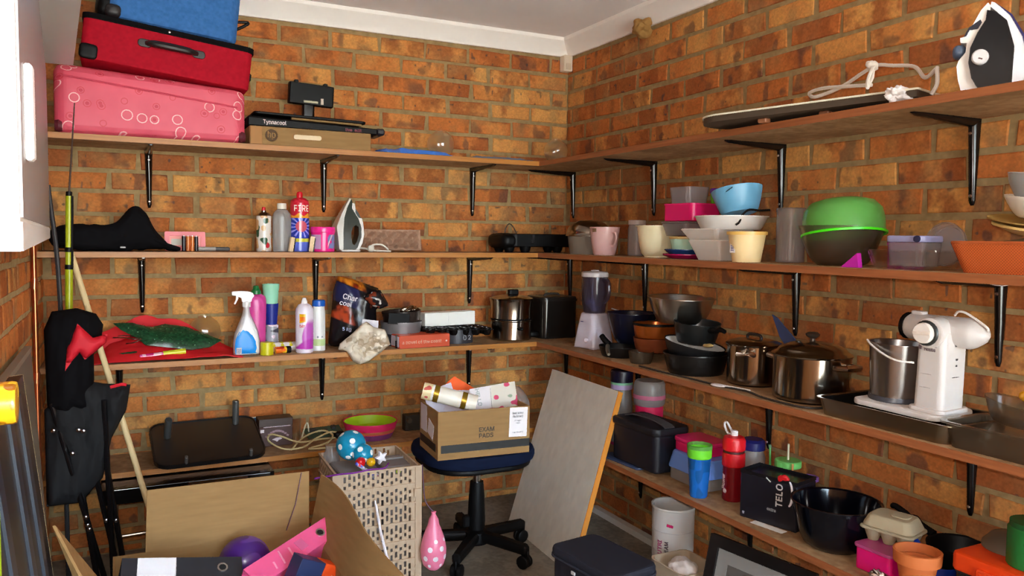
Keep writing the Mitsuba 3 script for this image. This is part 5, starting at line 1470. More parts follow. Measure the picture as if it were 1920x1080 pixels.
t = thing('blue_scoop', 'dark blue plastic scoop behind the terracotta pot', 'scoop')
part(t, 'bowl', mv(vessel(.03, .045, .06, .003, .3), 0, 0, 0), c(20, 44, 130, r=.35), 40)
part(t, 'handle', tube([(-.04, .0, .06), (-.075, .01, .088), (-.10, .015, .10)], .009, 8), c(24, 54, 150, r=.35))
atB(-.075, -2.215, Z4)
t = thing('skillet', 'black cast skillet with a wavy handle, behind the egg carton', 'pan')
part(t, 'pan', mv(vessel(.07, .085, .05, .004, .2), .075, -.005, .045), black, 40)
part(t, 'handle', tube([(-.008, 0, .098), (-.05, 0, .112), (-.065, 0, .126), (-.085, 0, .122), (-.10, 0, .130), (-.135, 0, .140), (-.145, 0, .136)], [.012, .010, .008, .009, .009, .009, .007], 8), black)
part(t, 'stand', mv(lathe([(0, 0), (.06, 0), (.055, .046), (0, .046)], 24), .075, -.005, 0), c(30, 28, 26), 40)
# toolbox at the right edge
atB(-.140, -2.535, Z4)
t = thing('toolbox', 'orange and black plastic toolbox at the right end of the lowest shelf', 'toolbox')
OR = c(216, 62, 16, r=.4)
part(t, 'body', rprism(.31, .20, .095, .015, .005), c(20, 18, 18, r=.45), 40)
part(t, 'lid', mv(rprism(.325, .215, .048, .02, .008), 0, 0, .0952), OR, 40, 'orange lid')
part(t, 'latch', mv(rbox(.075, .016, .075, .004), -.052, -.111, .048), OR, 30, 'orange latch')
part(t, 'latch', mv(rbox(.075, .016, .075, .004), .085, -.111, .048), OR, 30, 'orange latch')
part(t, 'tray_edge', mv(rprism(.317, .206, .006, .018, .002), 0, 0, .0905), c(30, 26, 26), 40)
turned('dome_cover', 'grey translucent dome cover on the orange toolbox', 'cover', (-.09, -2.44, Z4 + .1435), [(.075, 0), (.074, .01), (.055, .032), (.02, .044), (0, .045)], c(96, 84, 70, r=.4))
turned('green_tin', 'green canister standing on the toolbox at the right edge', 'tin', (-.16, -2.525, Z4 + .1435), [(0, 0), (.055, 0), (.057, .003), (.057, .09), (.052, .096), (0, .096)], c(30, 104, 44, r=.4), extra=[('lid', [(.053, .095), (.053, .108), (0, .109)], c(26, 84, 40, r=.4))])
atB(-.298, -2.215, Z4)
t = thing('foil_wrapper', 'crumpled shiny foil wrapper at the shelf edge before the terracotta pot', 'wrapper')
part(t, 'foil', blob(.07, .03, .03, 2, .024, 60, 9, 3), 'mat_chrome', False)
atB(-.265, -1.77, Z4, rz=10)
one('paper_slip', 'small white paper slip under the black gift bag', 'paper', rbox(.12, .03, .0015, .0003), c(220, 214, 206, r=.7), False)
# ---------------------------------------------------------------- on the floor: office chair with its carton
at(-0.787, -0.645, 0)
t = thing('office_chair', 'backless black office chair with a navy seat on five castors, carrying a cardboard box', 'chair')
seat = rprism(.47, .45, .055, .16, .02, 10)
seat.vertices[:, 2] += .001 * np.clip((np.abs(seat.vertices[:, 0]) - .14) / .1, 0, 1)
part(t, 'seat', mv(seat, -.03, -.02, .432), c(16, 24, 46, r=.9, spec=.1), 40, 'navy fabric seat')
part(t, 'seat_shell', mv(rprism(.44, .42, .022, .15, .008, 10), -.03, -.02, .412), black, 40)
part(t, 'mechanism', mv(rprism(.14, .18, .03, .02, .006), -.0, 0, .383), black, 40)
part(t, 'lever', tube([(.05, -.02, .398), (.13, -.05, .392), (.19, -.07, .383)], [.006, .006, .010], 8), black)
part(t, 'piston', lathe([(.016, .30), (.016, .385), (0, .385)], 24), 'mat_chrome', 40, 'chrome gas piston')
part(t, 'column', lathe([(.034, .075), (.037, .16), (.033, .25), (.028, .315), (0, .315)], 28), black, 40)
part(t, 'adjuster', mv(rbox(.03, .03, .05, .006), -.052, -.01, .13), black, 30)
part(t, 'hub', lathe([(0, .055), (.05, .055), (.055, .07), (.05, .105), (.034, .115), (0, .115)], 28), black, 40)
for k in range(5):
    a = math.radians(-132 + 72 * k)
    ca, sa = math.cos(a), math.sin(a)
    lg = rbox(.25, .05, .042, .010).subdivide()
    lg.vertices[:, 1] *= np.interp(lg.vertices[:, 0], [-.125, .125], [1.1, .75])
    lg.vertices[:, 2] += np.interp(lg.vertices[:, 0], [-.125, .125], [.0, -.012])
    part(t, 'leg', mv(lg, .132 * ca, .132 * sa, .068, rz=math.degrees(a)), black, 40)
    ck = f'{t}__leg' if k == 0 else f'{t}__leg_{k:03d}'
    for s in (-1, 1):
        part(ck, 'castor_wheel', mv(lathe([(0, -.010), (.022, -.010), (.027, -.006), (.027, .006), (.022, .010), (0, .010)], 20), .242 * ca - s * .013 * sa, .242 * sa + s * .013 * ca, .0275, rx=90, rz=math.degrees(a) + 0, order='zxy'), black, 40)
    part(ck, 'castor_fork', mv(rbox(.036, .012, .04, .004), .245 * ca, .245 * sa, .034, rz=math.degrees(a)), black, 40)


def carton(t, w, d, h, th=.005):
    part(t, 'front_wall', abox(-w / 2, w / 2, -d / 2, -d / 2 + th, 0, h), 'mat_card', False)
    part(t, 'back_wall', abox(-w / 2, w / 2, d / 2 - th, d / 2, 0, h), 'mat_card', False)
    for s in (-1, 1):
        part(t, 'side_wall', abox(s * w / 2 - th * (s > 0), s * w / 2 + th * (s < 0), -d / 2 + th, d / 2 - th, 0, h), 'mat_card', False)
    part(t, 'bottom', abox(-w / 2 + th, w / 2 - th, -d / 2 + th, d / 2 - th, 0, .004), 'mat_card', False)


CB = (-0.853, -0.760, 0.489)
at(*CB, rz=-4)
t = thing('cardboard_box', 'open brown cardboard box marked EXAM PADS with a black stripe, standing on the office chair', 'box')
carton(t, .377, .245, .185)
part(t, 'stripe', mv(rbox(.365, .0012, .030, .0003), .006, -.1232, .026), c(24, 22, 20, r=.5), False, 'black stripe along the front')
part(t, 'stripe', mv(rbox(.0012, .21, .030, .0003), -.1892, .01, .026), c(24, 22, 20, r=.5), False, 'black stripe along the left side')
part(t, 'lettering', text('EXAM', .0165, .008, -.1228, .098, .001, True), c(50, 36, 30), False)
part(t, 'lettering', text('PADS', .0165, .006, -.1228, .074, .001, True), c(50, 36, 30), False)
part(t, 'paper_label', mv(rbox(.076, .0012, .116, .0003), .138, -.1232, .066, ry=2), c(232, 226, 226, r=.7), False, 'white paper label')
for zz_, s_, h_ in ((.156, 'Best Value', .0085), (.143, 'Stationery', .0085), (.128, '80 pages', .006), (.118, 'ruled', .006), (.082, 'keep this side up', .005)):
    part(t, 'label_lettering', text(s_, h_, .138, -.1240, zz_, .0006, zz_ > .14, sx=.8), c(90, 86, 92), False)
part(t, 'side_label', mv(rbox(.0012, .085, .105, .0003), -.1892, .065, .075), c(206, 196, 200, r=.7), False)
part(t, 'side_label', mv(rbox(.0012, .072, .062, .0003), -.1900, -.025, .072, rx=16), c(222, 214, 214, r=.6), False)
at(-1.010, -0.775, CB[2] + .212, rz=-24)
t = thing('bottle_tube', 'cream and white bottle tube with gold bands, leaning out of the exam pad box', 'tube')
g_ = lambda a, b, r_: mv(lathe([(0, a), (r_, a), (r_, b), (0, b)], 32), 0, 0, .022, ry=104)
part(t, 'tube', g_(-.062, .15, .0325), c(226, 220, 206, r=.35), 40)
part(t, 'gold_band', g_(-.02, .0, .0332), c(150, 120, 40, r=.3, m=.7), 40)
part(t, 'gold_band', g_(.09, .11, .0332), c(150, 120, 40, r=.3, m=.7), 40)
part(t, 'cap', g_(-.064, -.03, .0330), spots('cream_red', (226, 206, 160), [(196, 90, 80)], 60, .66), 40)
at(-0.885, -0.685, CB[2] + .075, rx=-10, ry=-4)
t = thing('orange_card', 'bright orange card standing at the back of the exam pad box', 'card')
part(t, 'card', ext(Polygon([(-.085, 0), (.085, 0), (.085, .145), (.06, .165), (.005, .205), (-.03, .185), (-.075, .14)]), .003, -.0015), c(238, 92, 20, r=.6), False)
at(-0.90, -0.745, CB[2] + .01, rz=6)
t = thing('papers', 'loose white papers and envelopes in the exam pad box beside the bottle tube', 'papers')
for k, (x, y, ry_, rx_, h) in enumerate(((-.02, .02, -14, -10, .245), (-.01, .0, 6, -14, .225), (.01, -.02, 22, -8, .20))):
    part(t, 'sheet', mv(rbox(.13, .0012, h, .0003), x, y, 0, ry=ry_, rx=rx_), c(222, 216, 226, r=.7), False)
part(t, 'red_line', mv(rbox(.07, .001, .003, .0003), .012, -.028, .19, ry=26), c(206, 110, 116), False)


def floral(p, n, uv):
    w = noise(p.x * 42, p.z * 42, 2.0)
    v_ = noise(p.x * 30 + 9, p.z * 36, 8.0)
    right = smoothstep(-.795, -.775, p.x)
    cc = mix(lin((214, 206, 206)), lin((206, 196, 180)), right)
    cc = mix(cc, lin((196, 60, 96)), smoothstep(.66, .76, w) * right)
    return mix(cc, lin((120, 140, 110)), smoothstep(.72, .78, v_) * right * .8)


at(-0.775, -0.80, CB[2] + .012, rx=-9, rz=-4)
t = thing('greeting_card', 'large pale card printed with pink flowers, in the exam pad box', 'card')
part(t, 'card', ext(Polygon([(-.125, 0), (.125, 0), (.095, .252), (-.10, .232)]), .003, -.0015), mat('floral_card', tex=proc(floral), rough=.6), False)
part(t, 'lettering', mv(text('HELLO', .016, 0, 0, 0, .001, True), -.072, -.0018, .195, ry=80), c(150, 156, 150), False)
part(t, 'fold', mv(rbox(.0012, .0012, .20, .0003), -.005, -.002, .03, ry=-2), c(150, 146, 140), False)
at(-0.64, -0.705, CB[2] + .012, rz=10)
one('plastic_wrap', 'clear crumpled plastic wrap at the right side of the exam pad box', 'wrap', blob(.08, .12, .215, 2.6, .02, 14, 5, 4), 'mat_clear_plastic', 60)

# leaning laminate board
MAT[0] = np.eye(4)
A_, B_, C_, D_ = [np.array(q_) for q_ in ((-.505, -.375, 0.0), (-.53, -.985, 0.0), (-.256, -.895, .70), (-.236, -.300, .70))]
nrm = np.cross(B_ - A_, D_ - A_)
nrm /= np.linalg.norm(nrm)
nrm *= -np.sign(nrm[0]) * -1
off = nrm * .024


def slab(P, o):
    v = np.vstack([P, P + o])
    return trimesh.convex.convex_hull(v)


t = thing('laminate_board', 'large grey laminate board with an orange wood edge, leaning against the lowest right shelf', 'board')
F = np.array([A_, B_, C_, D_])
part(t, 'panel', slab(F + off * .12, off * .88), c(168, 160, 148, r=.5), False)
part(t, 'laminate_face', slab(F, off * .10), mat('laminate', tex=proc(lambda p, n, uv: mix(lin((206, 198, 184)), lin((226, 218, 204)), fbm(p.x * 40, p.y * 40, p.z * 16, 3))), rough=.45), False)
ed = (A_ - B_) / np.linalg.norm(A_ - B_) * .004
part(t, 'edge_band', slab(np.array([B_, B_ - ed, C_ - ed, C_]) + off * .02, off * .96), c(206, 130, 40, r=.5), False, 'orange wood edge')

# navy cooler, white bucket and things by the right wall
at(-.70, -1.475, 0, rz=8)
t = thing('cool_bag', 'black navy zipped cool bag standing on the floor before the leaning grey board', 'cooler bag')
part(t, 'body', rprism(.19, .31, .265, .03, .015), c(20, 22, 34, r=.6), 40)
part(t, 'lid', mv(rprism(.205, .325, .035, .035, .012), 0, 0, .262), c(26, 28, 40, r=.75), 40)
part(t, 'piping', band(.205, .325, .006, .035, .003, .262), c(44, 48, 60, r=.5), 40)
part(t, 'buckle', mv(rbox(.005, .02, .012, .002), -.100, .03, .235), c(196, 190, 190, r=.3), 30)
part(t, 'buckle', mv(rbox(.005, .02, .012, .002), -.100, -.05, .235), c(176, 170, 170, r=.3), 30)
turned('paint_bucket', 'dented white tin bucket with pink printed lettering, open, under the lowest right shelf', 'bucket', (-.115, -1.10, 0), vessel(.082, .086, .262, .002, .05), c(216, 210, 204, r=.4),
       extra=[('rim', [(.0865, .254), (.0895, .257), (.0895, .265), (.086, .265)], c(226, 222, 214, r=.35)), ('inside_bottom', [(.083, .20), (0, .20)], c(140, 112, 80, r=.8)), ('hoop', [(.0842, .165), (.0855, .168), (.0842, .172)], c(206, 200, 196, r=.4)), ('hoop', [(.0837, .085), (.085, .088), (.0837, .092)], c(206, 200, 196, r=.4)),
              ('seam', mv(rbox(.004, .004, .25, .001), -.070, -.047, .004), c(110, 112, 112, r=.4)),
              ('logo', mv(rbox(.026, .002, .011, .0005), .060, -.064, .195, rz=42, ry=10), c(206, 40, 110)),
              ('lettering', mv(mv(text('NUTRI', .017, 0, 0, 0, .0012, True), ry=-90), .034, -.0815, .10, rz=22), c(176, 70, 120)),
              ('lettering', mv(mv(text('CREAM', .015, 0, 0, 0, .0012, True), ry=-90), .058, -.0675, .10, rz=40), c(70, 50, 60))], tilt=(0, 0))
atB(-.235, -1.325, 0)
t = thing('ice_cream_tub', 'dented beige plastic tub lying open by the white bucket on the floor', 'tub')
part(t, 'tub', tray(.20, .17, .125, .03, .003, 1.2, .005), c(186, 166, 140, r=.5), 40)
part(t, 'white_cloth', mv(blob(.13, .10, .06, 2, .03, 18, 6, 4), .02, -.02, .085), c(214, 200, 190, r=.7), 60)
at(-.27, -1.69, 0, rz=-81, rx=-14)
t = thing('framed_picture', 'black picture frame with a pale mat, leaning under the lowest right shelf', 'picture')
part(t, 'frame', mv(ext(Polygon(rrect(.42, .30, .004, 0, .15).exterior.coords, [rrect(.34, .22, .002, 0, .15).exterior.coords]), .018, -.009), 0, 0, 0), c(24, 22, 22, r=.3), 30)
part(t, 'mat_board', ext(Polygon(rrect(.345, .225, .001, 0, .15).exterior.coords, [rrect(.25, .13, .001, 0, .15).exterior.coords]), .003, 0), c(140, 136, 130, r=.7), False)
part(t, 'picture', ext(rrect(.255, .135, .001, 0, .15), .002, .004), c(96, 90, 84, r=.5), False)
MAT[0] = np.eye(4)
one('white_strip', 'white painted wooden strip lying on the floor along the foot of the right wall', 'strip', abox(-.060, -.028, -1.0, -.40, 0.0, .028), c(206, 200, 190, r=.5), False)

# beige perforated crate with balloons
at(-1.285, -0.745, 0, rz=-2)
t = thing('plastic_crate', 'tall beige perforated plastic crate full of party things, behind the big cardboard box', 'crate')
BE = c(172, 148, 122, r=.5)


def grille(w, h, cols):
    holes = []
    band_h = h / 7
    for b in range(7):
        z0 = b * band_h
        for row, (zz_, hh) in enumerate(((.29, .021), (.71, .021))):
            for k in range(cols):
                x = -w / 2 + .032 + (w - .064) * k / (cols - 1)
                zc_ = z0 + band_h * zz_ + (.005 if k % 2 else -.005)
                hs = hh if (b + row) % 3 else hh * .6
                holes.append([(x - .0044, zc_ - hs / 2), (x + .0044, zc_ - hs / 2), (x + .0044, zc_ + hs / 2), (x - .0044, zc_ + hs / 2)])
    return Polygon([(-w / 2, 0), (w / 2, 0), (w / 2, h), (-w / 2, h)], holes)


gw, gd, gh = .305, .30, .492
part(t, 'front_panel', ext(grille(gw, gh, 15), .004, -gd / 2), BE, False)
part(t, 'back_panel', ext(grille(gw, gh, 15), .004, gd / 2 - .004), BE, False)
for s in (-1, 1):
    part(t, 'side_panel', mv(ext(grille(gd - .008, gh, 15), .004, -.002), s * (gw / 2 - .002), 0, 0, rz=90), BE, False)
for b in range(8):
    part(t, 'rib', mv(band(gw, gd, .006, .003, .004), 0, 0, min(gh * b / 7, gh - .006)), BE, False)
for sx in (-1, 1):
    part(t, 'corner_post', abox(sx * gw / 2 - .012, sx * gw / 2 + .012, -gd / 2 - .005, -gd / 2 + .001, 0, gh), BE, False)
    part(t, 'hinge_lug', abox(sx * (gw / 2 - .004) - .014, sx * (gw / 2 - .004) + .014, -gd / 2 - .010, -gd / 2 + .001, gh - .115, gh - .085), BE, False)
part(t, 'bottom', abox(-gw / 2 + .004, gw / 2 - .004, -gd / 2 + .004, gd / 2 - .004, .005, .010), BE, False)


def dotted(base, dot, pts, r):
    def fn(p, n, uv):
        cc = mi.Color3f(lin(base))
        for x, y, z in pts:
            d = dr.sqrt(dr.square(p.x - x) + dr.square(p.y - y) + dr.square(p.z - z))
            cc = mix(cc, lin(dot), smoothstep(r, r * .85, d))
        return mi.Color3f(cc)
    return fn


def sphere_pts(cx, cy, cz, r, n, seed):
    k = np.arange(n) + .5
    z = 1 - 2 * k / n
    a = np.pi * (1 + 5 ** .5) * k + seed
    s = np.sqrt(1 - z * z)
    return [(cx + r * s_ * math.cos(q_), cy + r * s_ * math.sin(q_), cz + r * z_) for s_, q_, z_ in zip(s, a, z)]


MAT[0] = np.eye(4)
t = thing('balloon', 'teal balloon with white dots and a twisted bulge, lying on top of the beige crate', 'balloon')
pts = sphere_pts(-1.345, -.73, .548, .056, 14, .4) + sphere_pts(-1.315, -.785, .525, .038, 9, 1.4)
mat('teal_dots', tex=proc(dotted((24, 132, 168), (232, 236, 236), pts, .0115)), rough=.2)
part(t, 'large_bulge', mv(trimesh.creation.icosphere(4, .056), -1.345, -.73, .548), 'mat_teal_dots', True)
part(t, 'small_bulge', mv(trimesh.creation.icosphere(4, .038), -1.315, -.785, .525), 'mat_teal_dots', True)
for nm, x, y, z, r_, col, lab in (('red', -1.335, -.825, .506, .019, (196, 24, 32), 'small red ball beside the teal balloon'), ('yellow', -1.298, -.835, .505, .017, (206, 160, 20), 'small yellow ball beside the teal balloon')):
    one('toy_ball', lab, 'ball', mv(blob(2 * r_, 2 * r_, 2 * r_, 2.0, .004, 40, 3, 3, flat=False), x, y, z - r_), c(*col, r=.3), True)
at(-1.262, -.815, .487, rz=15, ry=20)
t = thing('toy_star', 'small white plastic star toy beside the yellow ball in the beige crate', 'toy')
part(t, 'star', ext([((.026 if k % 2 else .012) * math.cos(k * math.pi / 5 + .3), .026 + (.026 if k % 2 else .012) * math.sin(k * math.pi / 5 + .3)) for k in range(10)], .012, -.006), c(226, 222, 226, r=.35), 30)
at(-1.322, -.845, .482, ry=38)
one('whistle', 'pale blue and red striped party whistle lying below the star toy', 'whistle', [mv(lathe([(0, -.045), (.006, -.045), (.007, .0), (.011, .045), (0, .045)], 14), ry=90), mv(lathe([(.011, .04), (.014, .05), (0, .05)], 14), ry=90)], spots('whistle', (196, 206, 226), [(206, 60, 80), (90, 90, 190)], 90, .55), 40)
at(-1.185, -.735, .010)
t = thing('grey_carton', 'grey carton with a lime mark inside the beige crate', 'box')
part(t, 'carton', rbox(.115, .15, .462, .004), c(118, 112, 110, r=.6), False)
part(t, 'lid_ridge', mv(rbox(.10, .02, .008, .002), 0, .02, .462), c(132, 128, 126, r=.5), False)
part(t, 'lime_mark', mv(lathe([(0, .001), (.009, .0008), (.0095, 0)], 16), -.0, -.0752, .44, rx=90), c(170, 200, 30), False)
at(-1.335, -.745, .010)
one('grey_carton', 'second grey carton in the beige crate under the teal balloon', 'box', rbox(.15, .17, .462, .004), c(126, 122, 120, r=.6), False)
at(-1.395, -.63, .010)
one('plastic_jar', 'tall clear plastic jar at the back left of the beige crate', 'jar', lathe([(0, 0), (.030, 0), (.033, .01), (.033, .46), (.028, .49), (.022, .50), (.022, .52), (0, .52)], 28), 'mat_clear_plastic', 40)
MAT[0] = np.eye(4)
one('ribbon', 'thin purple ribbon trailing along the top of the beige crate', 'ribbon', [tube([(-1.53, -.95, .505), (-1.44, -.915, .498), (-1.38, -.905, .494), (-1.32, -.905, .499), (-1.27, -.903, .497), (-1.24, -.86, .50)], .0032, 6)], c(110, 40, 130, r=.4))
one('ribbon', 'shiny white curling ribbon hanging down the front of the beige crate', 'ribbon', tube([(-1.305, -.908, .385), (-1.303, -.922, .36), (-1.29, -.926, .28), (-1.272, -.93, .20), (-1.25, -.93, .11), (-1.24, -.93, .03)], [.002, .004, .005, .005, .006, .006], 6), c(232, 226, 232, r=.2))
t = thing('balloon', 'hanging pink balloon with white dots at the right corner of the beige crate', 'balloon')
pr = [(0, .0), (.02, .003), (.038, .02), (.047, .05), (.048, .08), (.042, .115), (.030, .15), (.021, .17), (.018, .19), (.009, .205), (.007, .212), (.010, .218), (0, .218)]
bx_, by_ = -1.090, -.935
dots_ = [(bx_ + .047 * math.cos(a), by_ + .047 * math.sin(a), .108 + h_) for h_, aa in ((.02, (-2.3, -1.2)), (.05, (-2.6, -1.75, -.8)), (.085, (-2.2, -1.2)), (.115, (-1.7, -.7)))  for a in aa]
part(t, 'bulb', mv(lathe(pr, 36), bx_, by_, .103), mat('pink_dots', tex=proc(dotted((226, 120, 150), (240, 226, 230), dots_, .0105)), rough=.3), True)
part(t, 'string', tube([(bx_, by_, .318), (-1.115, -.915, .36), (-1.122, -.907, .44), (-1.125, -.905, .495)], .0022, 6), c(70, 30, 60))

# big open cardboard box in front, with files
at(-1.855, -1.40, 0)
t = thing('cardboard_box', 'big open cardboard box with raised flaps holding lever arch files, in the foreground', 'box')
carton(t, .585, .70, .375, .006)
part(t, 'packing', abox(-.02, .16, .19, .335, .006, .250), 'mat_card', False)
part(t, 'packing', abox(.10, .28, -.12, .08, .006, .262), 'mat_card', False)


def flap(P, name='flap', label=None):
    P = np.array(P, float)
    n_ = np.cross(P[1] - P[0], P[2] - P[0])
    n_ /= np.linalg.norm(n_)
    part(t, name, slab(P - n_ * .003, n_ * .006), 'mat_card', False, label)


flap([(-.205, .347, .375), (.283, .347, .375), (.287, .362, .560), (-.197, .362, .560)], 'back_flap', 'upright back flap')
# the right flap bends outwards and sags
sh = sheet(lambda u, v: (.289 + v * (.035 + .06 * u) + .012 * np.sin(u * 7) * v, .34 - .68 * u, .375 + v * (.175 - .10 * u ** 1.5)), 14, 6, .006)
part(t, 'side_flap', sh, 'mat_card', 40, 'right flap bent outwards')
flap([(-.289, .05, .375), (-.289, -.345, .375), (-.310, -.33, .50), (-.405, -.20, .672)], 'side_flap')
part(t, 'tape_seam', tube([(.210, .341, .38), (.240, .346, .46), (.262, .356, .560)], .0018, 5, False), c(90, 50, 60))


def lever_file(label, x, y, z, col, rz=0, ry=0, rx=0):
    """A lever arch file; its origin is the middle of the spine, which looks to local -y."""
    at(x, y, z, rz=rz, rx=rx, ry=ry, order='zyx')
    t = thing('lever_arch_file', label, 'file')
    m_ = c(*col, r=.35)
    part(t, 'spine', abox(-.16, .16, 0, .003, -.036, .036), m_, False)
    part(t, 'cover', abox(-.16, .16, .003, .28, .0335, .036), m_, False)
    part(t, 'cover', abox(-.16, .16, .003, .28, -.036, -.0335), m_, False)
    part(t, 'papers', abox(-.148, .148, .02, .27, -.030, .020), c(226, 222, 214, r=.8), False)
    part(t, 'finger_ring', mv(lathe([(.010, .002), (.0145, .0025), (.0150, 0), (.010, 0)], 24), .105, 0, 0, rx=90), 'mat_chrome', 40, 'metal ring of the finger hole')
    part(t, 'finger_hole', mv(lathe([(0, .0008), (.0102, .0008)], 20), .105, 0, 0, rx=90), c(20, 20, 20, r=.9), False)
    return t


t = lever_file('black lever arch file with a shiny label on its spine, in the big box', -1.968, -1.265, .392, (40, 42, 48), ry=9, rx=-58)
part(t, 'label', abox(-.120, -.020, -.0025, 0, -.034, .034), c(236, 236, 240, r=.12), False, 'shiny spine label')
t = lever_file('bright pink lever arch file lying slanted in the big box', -1.662, -1.275, .398, (236, 92, 142), rz=31, ry=-10.5, rx=-60)
for x, w in ((-.085, .012), (-.055, .022), (-.02, .018)):
    part(t, 'spine_fold', mv(rbox(.006, .003, w * 2.2, .001), x, -.0012, -.022, ry=14), c(246, 150, 180, r=.25), False)
part(t, 'label_square', mv(rbox(.03, .0012, .036, .0004), .028, -.0008, -.016), c(214, 96, 140, r=.4), False)
at(-1.785, -1.132, .251)
one('purple_ball', 'dark purple ball in the big box between the black and the pink file', 'ball', mv(trimesh.creation.icosphere(4, .077), 0, 0, .077), spots('purple_ball', (70, 34, 116), [(96, 60, 150)], 24, .5), True)
at(-1.655, -1.385, .305, ry=26, rz=14)
t = thing('carton', 'small navy carton with an orange end beside the pink file in the box', 'box')
part(t, 'body', mv(rbox(.08, .06, .10, .002), -.030, 0, 0), c(34, 46, 84, r=.4), False)
part(t, 'orange_end', mv(rbox(.06, .061, .101, .002), .041, 0, 0), c(226, 76, 24, r=.4), False, 'orange end')
part(t, 'lettering', mv(text('battery', .010, 0, 0, 0, .001, True), .036, -.0312, .05, ry=-60), c(236, 214, 200), False)

# ---------------------------------------------------------------- left side
MAT[0] = np.eye(4)
t = thing('camping_chair', 'folded black camping chair with red lining and steel joints, standing in the left corner', 'folding chair')
P_ = lambda poly: [(x, z) for x, z in poly]
at(0, -.50, 0)
part(t, 'seat_cover', pillow([(-2.345, .73), (-2.35, 1.0), (-2.325, 1.062), (-2.25, 1.072), (-2.19, 1.05), (-2.168, 1.01), (-2.175, .965), (-2.20, .95), (-2.20, .82), (-2.215, .72), (-2.30, .70)], .15, .010, .5, .05, 2, .06, (30, 9)), blackm, 60)
part(t, 'red_lining', mv(pillow([(-2.245, 1.025), (-2.20, .975), (-2.155, .985), (-2.16, .955), (-2.20, .92), (-2.225, .90), (-2.24, .925), (-2.262, .90), (-2.285, .865), (-2.278, .94)], .04, .010, .5, .02, 4, .02), 0, -.075, 0), c(206, 22, 40, r=.7), 60, 'red lining')
part(t, 'back_cloth', mv(pillow([(-2.25, .82), (-2.17, .80), (-2.085, .79), (-2.10, .70), (-2.15, .60), (-2.18, .46), (-2.25, .38), (-2.355, .38), (-2.355, .72)], .10, .010, .5, .07, 6, .05, (30, 7)), 0, .01, 0), c(14, 14, 16, r=.85), 60)
part(t, 'red_piping', tube([(-2.15, -.045, .795), (-2.115, -.05, .803), (-2.10, -.045, .80)], .006, 6), c(206, 22, 40, r=.7))
for k, (x0, x1, y0, y1) in enumerate(((-2.33, -2.16, -.03, .0), (-2.29, -2.19, .02, -.03), (-2.25, -2.12, -.02, .04), (-2.20, -2.10, .03, -.02), (-2.17, -2.15, -.04, .01))):
    part(t, 'leg', tube([(x0, y0, .75), (x1, y1, .01)], .0095, 10, False), c(14, 14, 16, r=.2))
    part(t, 'foot', mv(lathe([(0, 0), (.014, 0), (.014, .02), (.010, .026)], 14), x1, y1, 0), black, 40)
    for zj in ((.335, .29) if k == 0 else (.305,) if k < 4 else ()):
        w_ = 1 - (zj - .01) / .74
        part(t, 'joint', mv(lathe([(0, .008), (.006, .006), (.008, 0)], 14), x0 + (x1 - x0) * w_, y0 + (y1 - y0) * w_ - .009, zj, rx=90), 'mat_chrome', 40)
for x, z in ((-2.25, .655), (-2.235, .65), (-2.27, .575), (-2.325, .66)):
    part(t, 'joint', mv(lathe([(0, .008), (.006, .006), (.008, 0)], 14), x, -.056, z, rx=90), 'mat_chrome', 40)
MAT[0] = np.eye(4)
t = thing('fishing_rod', 'yellow and black telescopic rod with a thin dark tip, standing behind the camping chair', 'rod')
a_, b_ = np.array([-2.290, -.40, .45]), np.array([-2.269, -.40, 1.478])
L_ = lambda s: tuple(a_ + (b_ - a_) * s)
part(t, 'handle', tube([L_(0), L_(.74)], .0125, 12, False), c(160, 166, 22, r=.35))
for s in (.74, .80):
    part(t, 'black_ring', tube([L_(s - .008), L_(s + .008)], .0135, 12, False), black)
part(t, 'upper_section', tube([L_(.74), L_(.985)], .0115, 12, False), c(170, 176, 30, r=.35))
part(t, 'black_side', tube([tuple(np.array(L_(.74)) + [.008, -.004, 0]), tuple(np.array(L_(.985)) + [.008, -.004, 0])], .006, 8, False), black)
part(t, 'end_ring', tube([L_(.982), L_(1.0)], .010, 12, False), black)
part(t, 'tip', tube([L_(.99), (-2.258, -.40, 1.62), (-2.246, -.40, 1.79)], [.0035, .0028, .0018], 8), c(70, 52, 44, r=.4))
one('dark_pole', 'thin dark grey pole leaning in the left corner beside the yellow rod', 'pole', tube([(-2.30, -.37, .01), (-2.306, -.37, 1.08), (-2.335, -.37, 1.50)], .008, 10), c(44, 44, 46, r=.35))
one('wooden_dowel', 'long pale wooden dowel leaning against the second shelf at the left', 'pole', tube([(-2.276, -.306, 1.275), (-1.945, -.600, .006)], .0105, 12, False), c(216, 190, 140, r=.6))
t = thing('copper_pipe', 'copper pipe running up the left wall beside the corner', 'pipe')
part(t, 'pipe', tube([(-2.372, -.525, .0), (-2.372, -.525, 1.314)], .009, 14, False), c(196, 110, 70, r=.25, m=.9))
for z in (.84, 1.16):
    part(t, 'coupling', tube([(-2.372, -.525, z - .018), (-2.372, -.525, z + .018)], .0115, 14, False), c(216, 130, 90, r=.2, m=.9))
# black table under the lowest shelf
t = thing('side_table', 'glossy black side table with chrome legs under the lowest back shelf', 'table')
part(t, 'top', mv(rprism(.62, .30, .058, .02, .005), -1.88, -.268, .332), c(12, 12, 13, r=.12), 30)
part(t, 'edge_trim', abox(-1.89, -1.675, -.4215, -.418, .378, .386), 'mat_chrome', False, 'chrome edge trim')
for x in (-2.145, -1.62):
    for y in (-.385, -.15):
        part(t, 'leg', tube([(x, y, 0), (x, y, .333)], .012, 12, False), 'mat_chrome')
part(t, 'stretcher', tube([(-2.145, -.385, .20), (-1.62, -.385, .215)], .006, 8, False), 'mat_chrome')
